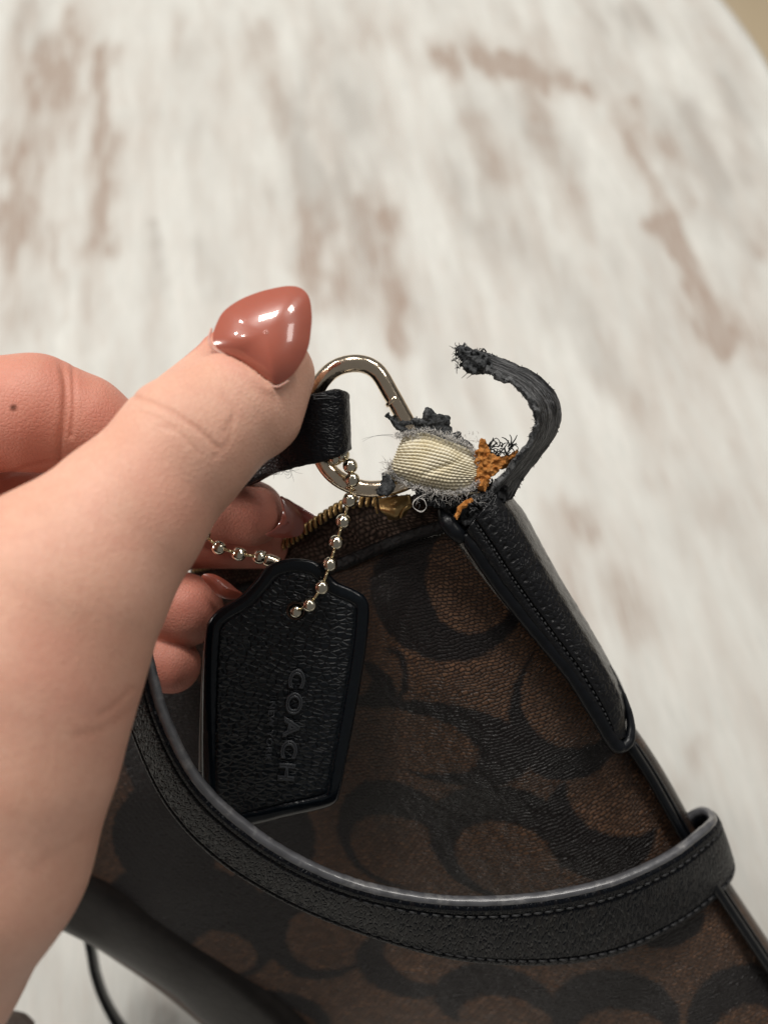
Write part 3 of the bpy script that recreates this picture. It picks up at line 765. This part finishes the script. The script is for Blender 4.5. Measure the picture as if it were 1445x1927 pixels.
WEB = [
 [(772,824,14.85),(762,822,14.4),(800,816,14.24),(833,828,14.22),(866,839,14.26),(900,853,14.36)],
 [(768,846,14.9),(752,845,14.2),(795,842,14.02),(830,850,13.98),(862,862,14.0),(902,880,14.2)],
 [(760,866,14.9),(744,864,14.12),(788,868,13.95),(825,876,13.92),(860,885,13.95),(903,893,14.15)],
 [(752,884,14.9),(736,882,14.14),(780,893,13.97),(818,901,13.94),(855,907,14.0),(903,903,14.2)],
 [(744,896,14.95),(734,897,14.35),(780,917,14.2),(816,923,14.25),(852,932,14.26),(902,930,14.34)]]
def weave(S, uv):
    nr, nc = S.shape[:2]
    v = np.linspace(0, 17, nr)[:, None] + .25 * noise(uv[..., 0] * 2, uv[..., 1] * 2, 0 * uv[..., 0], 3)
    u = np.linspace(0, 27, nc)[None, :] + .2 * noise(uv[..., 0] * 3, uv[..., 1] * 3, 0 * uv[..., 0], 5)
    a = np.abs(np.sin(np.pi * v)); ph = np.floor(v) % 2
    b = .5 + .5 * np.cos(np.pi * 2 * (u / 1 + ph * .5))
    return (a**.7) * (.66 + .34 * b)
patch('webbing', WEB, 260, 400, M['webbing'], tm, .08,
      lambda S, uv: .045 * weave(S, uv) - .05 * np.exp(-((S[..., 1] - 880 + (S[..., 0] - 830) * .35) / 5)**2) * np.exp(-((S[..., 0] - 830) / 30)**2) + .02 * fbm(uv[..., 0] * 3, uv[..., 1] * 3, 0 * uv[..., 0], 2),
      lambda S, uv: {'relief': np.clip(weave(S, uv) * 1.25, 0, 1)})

# curling torn strip
CN = [(903,955,14.25),(932,914,14.2),(964,876,14.1),(994,836,13.9),(1010,796,13.75),(1005,764,13.65),(982,733,13.6),(940,707,13.65),(902,690,13.75),(868,677,13.85)]
CF = [(962,938,14.75),(985,898,14.75),(1020,853,14.7),(1050,806,14.5),(1053,764,14.3),(1036,729,14.15),(1003,701,14.1),(955,681,14.1),(914,665,14.1),(872,656,14.1)]
cs, CA, CB, CNn = ribbon('curled_strip', CN, CF, .07, M['worn_leather'], tm, 150, 16, .03, .012, rr=.04, flip=False)
tube('cut_edge', catmull(CA, 400), .055 + .013 * noise(np.arange(400) * .11, 0, 0, 3), M['cut'], cs, 14, rough=.05, s=4)
slab('torn_tip', [(862,668),(858,652),(872,650),(884,660),(904,660),(916,668),(922,690),(905,700),(886,700),(872,692)],
     lambda u, v: 13.8 + 0 * u, .28, M['suede'], cs, .05, .018, .07, .08, 12, 17)

rng = random.Random(4)
FW, FG, FB = [], [], []
def rim(pts, n): return catmull(pts, n)
top = rim([(745,822,14.2),(770,818,14.2),(800,812,14.15),(835,822,14.1),(866,835,14.1),(890,850,14.2),(898,880,14.15)], 260)
bot = rim([(736,880,14.15),(748,898,14.15),(775,911,14.1),(810,921,14.1),(845,927,14.1),(880,920,14.1),(900,905,14.1)], 260)
lef = rim([(768,822,14.4),(756,845,14.3),(742,868,14.2),(733,884,14.15)], 40)
for P3, base_a, sp in ((top, 1.2, 1.4), (bot, -1.4, 1.3), (lef[-14:], 2.9, .9)):
    for x, y, d in P3:
        for _ in range(2):
            L = rng.uniform(3, 8) * (1 + 1.4 * max(0, math.sin(x * .31 + y * .17)))
            (FW if rng.random() < .72 else FG).append(curl(rng, x + rng.uniform(-4, 4), y + rng.uniform(-4, 4), d - rng.uniform(0, .12), base_a + rng.uniform(-sp, sp), L, .55))
for _ in range(40): FW.append(curl(rng, rng.uniform(722, 745), rng.uniform(868, 895), 14.05, rng.uniform(1.6, 3.4), rng.uniform(8, 16), .3))
for _ in range(120): (FW if rng.random() < .5 else FG).append(curl(rng, rng.uniform(780, 905), rng.uniform(915, 950), 14.12, rng.uniform(0, 6.3), rng.uniform(6, 16), .35))
for _ in range(90): FW.append(curl(rng, rng.uniform(752, 900), (lambda q: 822 + q)(rng.uniform(-6, 14)), 14.12, rng.uniform(-.4, 3.4), rng.uniform(5, 13), .5))
for k in range(3):   # white loop of thread under the webbing
    FW.append(catmull([(812,925 + k * 2,14.1),(795,932,14.05),(779,942 + k,14.0),(778,955,14.0),(792,964 - k,14.0),(802,955,14.02),(798,940 + k,14.05),(788,938,14.0),(784,948,14.0)], 30))
for _ in range(70): FG.append(curl(rng, rng.uniform(735, 880), 0, 0, 0, 1) if False else curl(rng, (a := rng.uniform(745, 880)), 798 + max(0, a - 800) * .62 + rng.uniform(-3, 8), 14.25, rng.uniform(.3, 2.8), rng.uniform(5, 12), .4))
for _ in range(50): FG.append(curl(rng, rng.uniform(885, 935), rng.uniform(930, 965), 14.05, rng.uniform(0, 6.3), rng.uniform(5, 11), .35))
fibres('frayed_threads', FW, M['white_fibre'], tm, .0055)
for k in range(2): FG.append(curl(rng, 740, 818 + k * 3, 14.2, 3.0, 60, .12, 10))
fibres('grey_fuzz', FG, M['grey_fibre'], tm, .005)
for _ in range(34): FB.append(curl(rng, rng.uniform(918, 962), rng.uniform(836, 862), 14.2, rng.uniform(.3, 2.6), rng.uniform(10, 26), .5))
FB.append(catmull([(925,858,14.2),(922,842,14.15),(928,828,14.1),(934,824,14.1)], 12)); FB.append(catmull([(930,862,14.2),(944,848,14.1),(952,838,14.1),(957,828,14.1)], 12))
fibres('black_shreds', FB, M['black_fibre'], tm, .017)
FB = []
for k in range(220):   # fuzz on the curled strip
    i = rng.randrange(0, 9); f = rng.random(); side = rng.random() < .62
    A_, B_ = (CN, CN) if side else (CF, CF)
    x, y, d = [A_[i][q] * (1 - f) + A_[i + 1][q] * f for q in range(3)]
    tx, ty = A_[i + 1][0] - A_[i][0], A_[i + 1][1] - A_[i][1]; a = math.atan2(-ty, tx) + (math.pi / 2 if side else -math.pi / 2)
    FB.append(curl(rng, x, y, d - .06, a + rng.uniform(-.9, .9), rng.uniform(4, 10) if side else rng.uniform(3, 6), .4))
for _ in range(70):
    FB.append(curl(rng, rng.uniform(858, 884), rng.uniform(652, 694), 13.7, math.pi + rng.uniform(-1.5, 1.5), rng.uniform(7, 15), .4))
for _ in range(8): FB.append(curl(rng, rng.uniform(898, 916), 662, 13.8, 1.5 + rng.uniform(-.5, .5), rng.uniform(6, 10), .3))
FB.append([(868,662,13.7),(857,656,13.7),(845,651,13.7)]); FB.append([(884,696,13.7),(877,704,13.7),(868,712,13.7)]); FB.append([(888,698,13.7),(886,706,13.7),(878,712,13.7)])
fibres('strip_fuzz', FB, M['suede_dark'], cs, .009)

# ================================================================ METAL RING
ring = thing('metal_ring', 'pale gold metal ring linking black leather loop to cream webbing', 'metal ring', W((700, 800, 14.4)))
rp = [(592,770,14.35),(598,728,14.2),(630,694,14.12),(672,684,14.08),(708,698,14.1),(736,742,14.2),(768,800,14.35),(792,846,14.45),(786,890,14.5),(745,914,14.55),(690,920,14.52),(642,904,14.45),(610,872,14.4),(594,825,14.38)]
rpw = W(closed(rp, 220))
tube('ring_body', rpw, .168, M['ring_metal'], ring, 24, loop=True)
# crimp mark on the bar
cm = W(catmull([(737,752,14.2),(741,757,14.2)], 4)); tube('crimp_mark', cm, [.166, .1695, .1695, .166], M['ring_metal'], ring, 20)

# ================================================================ LEATHER LOOP (end of shoulder strap, held)
loop = thing('shoulder_strap', 'black pebbled leather strap end looped through the metal ring and pinched by the thumb', 'strap', W((560, 820, 14.5)))
LA = [(380,800,14.75),(470,772,14.5),(540,752,13.98),(590,742,13.72),(628,732,13.74),(646,736,14.0),(644,742,14.5),(610,742,14.95),(540,760,15.05),(440,800,15.0)]
LB = [(385,960,15.0),(478,908,14.6),(540,884,14.1),(590,873,13.86),(630,862,13.88),(650,852,14.15),(648,846,14.65),(610,852,15.1),(540,880,15.2),(440,930,15.2)]
ls, _, _, _ = ribbon('strap_loop', LA, LB, .19, M['loop_leather'], loop, 150, 24, .06, .012, rr=.075, s=3)
rng = random.Random(9); FL = []
for _ in range(26): FL.append(curl(rng, rng.uniform(505, 548), rng.uniform(880, 893), 14.1, rng.uniform(-2.6, -.4), rng.uniform(10, 26), .7))
fibres('loose_threads', FL, M['grey_fibre'], loop, .004)
FL = [curl(rng, 590, 745 + k * 3, 13.62, .1, 44, .05) for k in range(3)]
fibres('scuffs', FL, M['grey_fibre'], loop, .010)

# ================================================================ HANG TAG
tg = thing('hang_tag', 'black leather hang tag stamped with letters lightened for their highlights, hanging on a ball chain', 'hang tag', W((540, 1300, 14.8)))
def tagd(u, v): return 14.35 + (v - 1100) * .0021 + (u - 540) * .0006
tp_ = [(386,1192),(392,1168),(412,1146),(452,1122),(482,1090),(500,1068),(520,1057),(546,1051),(575,1052),(600,1060),(618,1078),(636,1096),(664,1108),(684,1120),(694,1138),(694,1165),
       (689,1220),(678,1290),(664,1370),(650,1440),(640,1490),(630,1512),(600,1524),(540,1537),(480,1552),(420,1562),(392,1560),(384,1540),(380,1450),(380,1350),(382,1260)]
tp_ = closed(tp_, 90)
def tag_post(G, X, Y, Z, U, Vv, D, p2):
    front = D < tagd(U, Vv)
    G = G + np.where(front, .035 * np.exp(-((p2 + .27) / .022)**2), 0)            # crease line
    G = G - np.where(front, .03 * np.exp(-((p2 + .17) / .07)**2), 0)              # padded rim
    hole = (np.hypot(U - 556, Vv - 1149) - 17.5) * D / F
    G = np.maximum(G, -hole)
    ridge = np.abs(hole - .06)
    return G - np.where(front, .02 * np.exp(-(ridge / .04)**2), 0)
slab('tag_body', tp_, tagd, .26, M['tag_leather'], tg, .10, .022, 0, .006, 3, 2, post=tag_post, relax=2, attrs=lambda V: {'grain': (lambda q: np.clip((-poly_sdf(q[:, 0].astype(np.float32), q[:, 1].astype(np.float32), tp_) - 24) / 8, 0, 1))(cam2px(V))})
# pale raw edge on the left side of the tag
re_ = [(383,1225),(380,1300),(378,1380),(378,1450)]
tube('raw_edge', W(catmull([(x + 1.5, y, tagd(x, y) + .03) for x, y in re_], 40)), np.linspace(.02, .055, 40), NT('raw_tag_edge').set(Base_Color=(.20, .19, .175), Roughness=.6).m, tg, 10)
# stamped writing, reading downwards
M['stamp'] = NT('stamped_leather_glint').set(Base_Color=(.035, .038, .043), Roughness=.24).m  # same leather made greyer, so the letters' highlights are in the colour
def lettering(txt, name, p0, p1, size, space):
    cu = bpy.data.curves.new(name, 'FONT'); cu.body = txt; cu.size = 1; cu.space_character = space; cu.extrude = .0; cu.fill_mode = 'NONE'
    cu.align_x = 'CENTER'; cu.align_y = 'CENTER'; cu.bevel_depth = .05; cu.bevel_resolution = 2
    o = bpy.data.objects.new(name, cu); COL.objects.link(o); bpy.context.view_layer.update()
    me = bpy.data.meshes.new_from_object(o.evaluated_get(bpy.context.evaluated_depsgraph_get())); bpy.data.objects.remove(o)
    P = np.empty(len(me.vertices) * 3); me.vertices.foreach_get('co', P); P = P.reshape(-1, 3)
    w = P[:, 0].max() - P[:, 0].min(); hgt = P[:, 1].max() - P[:, 1].min()
    a = W((p0[0], p0[1], tagd(*p0) - .153)); b = W((p1[0], p1[1], tagd(*p1) - .153))
    ex = b - a; L = np.linalg.norm(ex); ex /= L
    up = W((p0[0] + 40, p0[1] - 4, tagd(p0[0] + 40, p0[1]) - .153)) - a; up -= ex * (up @ ex); up /= np.linalg.norm(up); nn = np.cross(ex, up)
    Q = (a + b) / 2 + np.outer((P[:, 0] - P[:, 0].mean() * 0) / w * L, ex) + np.outer(P[:, 1] / hgt * size / 100, up) + np.outer(P[:, 2] * size / 100 * 1.0, nn)
    me.vertices.foreach_set('co', Q.astype(np.float32).ravel()); me.materials.clear(); me.materials.append(M['stamp'])
    me.polygons.foreach_set('use_smooth', [True] * len(me.polygons)); me.update()
    return link(bpy.data.objects.new(name, me), tg)
lettering('COACH', 'stamped_lettering', (559, 1260), (536, 1470), .34, 1.3)
lettering('NEW YORK', 'stamped_small_lettering', (512, 1318), (504, 1432), .13, 1.15)

# ================================================================ BALL CHAIN
ch = thing('ball_chain', 'pale gold ball chain running from the metal ring to the black hang tag', 'chain', W((640, 960, 14.2)))
me = bpy.data.meshes.new('bead')
th = np.linspace(0, np.pi, 13); ph = np.linspace(0, 2 * np.pi, 20, endpoint=False)
prof = np.sin(th)**.8
V = np.stack([np.outer(prof, np.cos(ph)), np.outer(prof, np.sin(ph)), np.outer(np.cos(th) * .98, np.ones(20))], -1).reshape(-1, 3) * .00144
me.from_pydata(V.tolist(), [], grid_faces(13, 20, wrap=True).tolist()); me.update(); me.materials.append(M['bead_metal'])
me.polygons.foreach_set('use_smooth', [True] * len(me.polygons))
vz, fz = tube_geo(np.array([(0, 0, -.5), (0, 0, 0), (0, 0, .5)]) / 100, [.034, .028, .034], 8)
ml = bpy.data.meshes.new('link'); ml.from_pydata(vz.tolist(), [], fz); ml.update(); ml.materials.append(M['link_metal'])
ml.polygons.foreach_set('use_smooth', [True] * len(ml.polygons))
def chain(P):
    P = W(P)
    for i, p in enumerate(P):
        t_ = P[min(i + 1, len(P) - 1)] - P[max(i - 1, 0)]
        q = Vector(t_).to_track_quat('Z', 'Y')
        o = bpy.data.objects.new('bead', me); COL.objects.link(o); o.parent = ch; o.matrix_parent_inverse = Matrix.Translation(-Vector(ch.location))
        o.matrix_basis = Matrix.Translation(Vector(p)) @ q.to_matrix().to_4x4() @ Matrix.Rotation(i * 1.1, 4, 'Z')
        if i < len(P) - 1:
            e = P[i + 1] - p; L = np.linalg.norm(e)
            o = bpy.data.objects.new('link', ml); COL.objects.link(o); o.parent = ch; o.matrix_parent_inverse = Matrix.Translation(-Vector(ch.location))
            o.matrix_basis = Matrix.Translation(Vector((p + P[i + 1]) / 2)) @ Vector(e).to_track_quat('Z', 'Y').to_matrix().to_4x4() @ Matrix.Diagonal((1, 1, L / .01, 1))
chain([(632,862,14.28),(644,856,14.25),(659,877,14.12),(663,903,14.12),(658,941,14.15),(646,981,14.15),(633,1021,14.12),(621,1062,14.08),(606,1105,14.05),(583,1138,14.14),(557,1150,14.42)])
chain([(352,978,14.3),(383,1005,14.3),(412,1030,14.35),(450,1042,14.4),(489,1048,14.5)])
tube('connector', W(catmull([(496,1051,14.52),(512,1056,14.56),(528,1062,14.6)], 10)), [.08, .125, .13, .13, .13, .13, .13, .13, .12, .08], M['ring_metal'], ch, 14)

# ================================================================ HAND
hand = thing('hand', 'left hand with glossy rust brown almond nails pinching the black strap end', 'hand', W((200, 1100, 14)))
def build_hand():
    st = .06
    X, Y, Z = cgrid(-10.5, -1.0, -9.6, 4.4, -17.6, -8.3, st)
    def C(px, py, d): return px2cam((px, py, d))
    def chain_(pts, k, X=X, Y=Y, Z=Z):
        g = None
        for (a, ra), (b, rb) in zip(pts[:-1], pts[1:]):
            c = cone(X, Y, Z, C(*a), C(*b), ra, rb); g = c if g is None else smin(g, c, k)
        return g
    TH = [((521,685,13.3), .56), ((496,712,13.2), .72), ((440,770,12.9), .95), ((356,834,12.5), 1.09), ((228,985,12.0), 1.24), ((112,1110,11.6), 1.62), ((30,1260,11.4), 1.84), ((-25,1420,11.2), 1.88), ((-95,1600,11.1), 2.0), ((-240,1800,11.1), 2.15), ((-400,2050,11.1), 2.3)]; thumb = chain_(TH, .35)
    side = cone(X, Y, Z, C(440,640,13.35), C(350,745,13.0), .34, .50)           # nail-wall side of the thumb
    thumb = smin(thumb, side, .35)
    tip = cone(X, Y, Z, C(548,712,13.45), C(508,785,13.2), .34, .54); thumb = smin(thumb, tip, .4)
    index = chain_([((-260,850,14.4), 1.05), ((-60,782,14.2), 1.12), ((70,778,14.2), 1.10), ((150,800,14.5), .98), ((300,900,15.3), .84), ((400,950,15.5), .74), ((474,966,15.6), .70)], .18)
    middle = chain_([((-260,1010,15.4), .95), ((-40,955,15.7), .95), ((120,960,16.1), .85), ((330,1010,16.5), .72), ((505,1020,16.6), .60)], .2)
    ringf = chain_([((-200,1180,15.2), .95), ((100,1110,15.8), .9), ((250,1120,16.0), .86), ((352,1148,16.0), .78)], .2)
    pinky = chain_([((-200,1320,14.9), .85), ((80,1230,15.5), .75), ((240,1235,15.8), .68), ((325,1252,15.9), .60)], .2)
    G = thumb
    for f in (index, middle, ringf, pinky): G = smin(G, f, .04)
    palm = chain_([((-330,1000,14.4), 1.7), ((-280,1300,13.6), 2.2), ((-330,1650,12.6), 2.4)], .5)
    G = smin(G, palm, .5)
    V, Q = surface_nets(G, (X[0, 0, 0], Y[0, 0, 0], Z[0, 0, 0]), st)
    return V, Q, lambda x, y, z: chain_(TH, .35, x, y, z) - .22
HV, HQ, thumb_sdf = build_hand()
me0 = bpy.data.meshes.new('hand_raw')
o = mesh('hand_skin', HV, HQ, M['skin'], None)
sm = o.modifiers.new('relax', 'SMOOTH'); sm.factor = .5; sm.iterations = 6
sb = o.modifiers.new('subdiv', 'SUBSURF'); sb.levels = 1; sb.render_levels = 1
bpy.context.view_layer.update()
me1 = bpy.data.meshes.new_from_object(o.evaluated_get(bpy.context.evaluated_depsgraph_get()))
bpy.data.objects.remove(o)
nv = len(me1.vertices); co = np.empty(nv * 3, np.float32); me1.vertices.foreach_get('co', co); co = co.reshape(-1, 3).astype(float)
nm = np.empty(nv * 3, np.float32); me1.vertices.foreach_get('normal', nm); nm = nm.reshape(-1, 3).astype(float)
px = cam2px(co); u, v_, d_ = px[:, 0], px[:, 1], px[:, 2]
facing = np.clip((nm[:, 2] + .3) / .5, 0, 1)
def line_d(pts):
    P = catmull(pts, 30)[:, :2]; d = np.full(nv, 1e9)
    for a, b in zip(P[:-1], P[1:]):
        e = b - a; t = np.clip(((u - a[0]) * e[0] + (v_ - a[1]) * e[1]) / (e @ e), 0, 1)
        d = np.minimum(d, np.hypot(u - a[0] - t * e[0], v_ - a[1] - t * e[1]))
    return d
crease = np.zeros(nv); disp = np.zeros(nv)
near = facing * (d_ < 13.2)
for pts, w, dep in (
    ([(252,744),(300,762),(350,792),(385,818),(408,842)], 5.5, .020), ([(262,772),(300,788),(330,806)], 4, .012), ([(300,800),(340,818),(372,850)], 4, .012),
    ([(420,745),(440,775),(425,810)], 6, .008), ([(255,1330),(200,1370),(150,1385)], 9, .008), ([(200,1560),(120,1600),(60,1640)], 10, .006), ([(250,1295),(215,1330),(190,1345)], 6, .012),
    ([(440,790),(430,830),(405,860)], 6, .008)):
    q = np.exp(-(line_d(pts) / w)**2) * near; crease = np.maximum(crease, q * dep / .03); disp -= q * dep
far = facing * (d_ > 12.9)
for pts, w, dep in (([(112,672),(124,720),(122,780),(112,838),(108,868)], 7, .05), ([(138,690),(140,760),(134,820)], 5, .03), ([(90,870),(50,880),(0,900)], 5, .02)):
    q = np.exp(-(line_d(pts) / w)**2) * far * (v_ < 905) * np.clip((v_ - 672) / 30, 0, 1); crease = np.maximum(crease, q * min(1, dep / .05)); disp -= q * dep
# nail fold
cut = [(396,612),(388,632),(392,655),(410,668),(440,686),(470,706),(492,726),(508,734)]
q = np.exp(-(line_d(cut) / 9)**2) * near; disp += .022 * q
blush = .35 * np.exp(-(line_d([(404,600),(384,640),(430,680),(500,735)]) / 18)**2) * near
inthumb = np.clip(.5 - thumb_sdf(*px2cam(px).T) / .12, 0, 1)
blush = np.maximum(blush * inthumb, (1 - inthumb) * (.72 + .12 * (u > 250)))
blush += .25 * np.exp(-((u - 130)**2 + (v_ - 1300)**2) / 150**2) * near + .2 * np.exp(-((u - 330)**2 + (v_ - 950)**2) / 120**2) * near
blush = np.clip(blush + .12 * fbm(u / 60, v_ / 60, 0 * u, 3, 5), 0, 1)
mole = np.clip(1.5 - np.hypot(u - 26, v_ - 767) / 6, 0, 1) * (d_ < 14)
# fingerprint ridges
fp = np.exp(-((u - 480)**2 / 70**2 + (v_ - 960)**2 / 60**2)) * (d_ > 14) * (d_ < 15.6)
disp += .0035 * np.sin(np.hypot(u - 440, (v_ - 980) * 1.2) * 1.25) * fp
TN = [(545,538),(568,543),(582,560),(587,592),(585,625),(580,655),(566,685),(548,708),(524,722),(506,716),(480,697),(450,677),(420,663),(403,648),(401,630),(409,606),(422,585),(448,566),(480,552),(512,543)]
anc = [(402,640),(425,668),(450,682),(480,704),(505,722),(535,722),(558,698)]
rows_, ds__ = [], []
for a, b in anc:
    q = np.hypot(u - a, v_ - b) < 9
    if q.any(): rows_.append((1, a - 500, b - 640)); ds__.append(d_[q].min() - .0)
print('nail anchors', [round(float(x), 2) for x in ds__])
rows_.append((1, 60, -95)); ds__.append(ds__[0] * .25 + ds__[4] * .75 + .18)
cf = np.linalg.lstsq(np.array(rows_, float), np.array(ds__), rcond=None)[0]
print('nail plane', cf)
nd = lambda u, v: cf[0] + cf[1] * (u - 500) + cf[2] * (v - 640)
nd0 = nd(u, v_); pin = poly_sdf(u.astype(np.float32), v_.astype(np.float32), closed(TN, 60))
tgt = nd0 + .03; cm_ = co + nm * disp[:, None]
push = (pin < 2) & (d_ < tgt) & (d_ < 13.6)
cm_[push] *= (tgt / d_)[push][:, None]
cw = cam2w(cm_)
me1.vertices.foreach_set('co', cw.astype(np.float32).ravel()); me1.update()
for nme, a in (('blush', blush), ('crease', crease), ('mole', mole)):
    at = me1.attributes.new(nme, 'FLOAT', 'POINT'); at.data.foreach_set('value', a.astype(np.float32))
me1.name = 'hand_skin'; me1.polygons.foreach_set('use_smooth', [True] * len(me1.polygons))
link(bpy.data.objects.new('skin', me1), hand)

def nail(outline, dfun, bulge, mat, label, power=2.2, thick=.07, nr=26, nth=96):
    B = closed(outline, nth); c = B.mean(0); r = np.linspace(0, 1, nr)
    r = np.sin(r * np.pi / 2)
    P2 = c + r[:, None, None] * (B - c)[None]
    d = dfun(P2[..., 0], P2[..., 1]) - bulge * (1 - r[:, None]**power) * np.ones((1, nth))
    P = W(np.concatenate([P2, d[..., None]], -1)).reshape(-1, 3)
    Fq = grid_faces(nr, nth, wrap=True); f = Fq[nth * 10]
    if np.cross(P[f[1]] - P[f[0]], P[f[2]] - P[f[0]]) @ VIEW_N < 0: Fq = np.ascontiguousarray(Fq[:, ::-1])
    o = mesh('nail', P, Fq.tolist(), mat, hand, label=label); return solidify(o, thick)
nail(TN, lambda u, v: nd(u, v) - .02, .30, M['polish'], 'glossy rust brown thumb nail', 2.4, .08)
# translucent rim of the cuticle
cutl = catmull([(398,618),(394,640),(402,655),(425,670),(452,684),(480,704),(505,724),(524,728),(545,716)], 60)
tube('cuticle', W(np.concatenate([cutl, (nd(cutl[:, :1], cutl[:, 1:2]) - .0)], 1)), .032 * np.sin(np.linspace(.3, np.pi - .2, 60))**.5, M['cuticle'], hand, 10, rough=.01)
nail([(528,934),(545,944),(560,958),(570,975),(572,992),(566,1006),(548,1012),(520,1012),(500,1006),(520,992),(532,965)], lambda u, v: 15.15 + (u - 540) * .004, .06, M['polish_pale'], 'brown index nail seen from its underside', 2, .05)
nail([(535,938),(560,950),(585,964),(604,976),(600,986),(585,996),(572,1004),(560,1000),(545,975)], lambda u, v: 15.85 + 0 * u, .06, M['polish_dark'], 'dark red middle finger nail')
nail([(380,1084),(400,1080),(425,1092),(445,1108),(456,1118),(440,1128),(415,1124),(398,1108)], lambda u, v: 15.25 + (u - 400) * .003, .10, M['polish'], 'rust brown ring finger nail')

# ================================================================ CLOTH IN THE CORNER
cl = patch('brown_cloth', [[(-120,1830,19),(-40,1866,19.3),(20,1895,19.8),(62,1918,20.6)], [(-120,1900,18.8),(-30,1930,19.0),(30,1950,19.4),(70,1965,20.2)], [(-120,2050,19),(-30,2050,19),(30,2050,19.4),(80,2050,20)]],
      40, 60, M['cloth'], None, .3, lambda S, uv: .05 * np.sin(uv[..., 1] * 16 + uv[..., 0] * 5))[0]
tag(cl, 'grey brown ribbed cloth edge at the very bottom left of the picture', 'cloth')
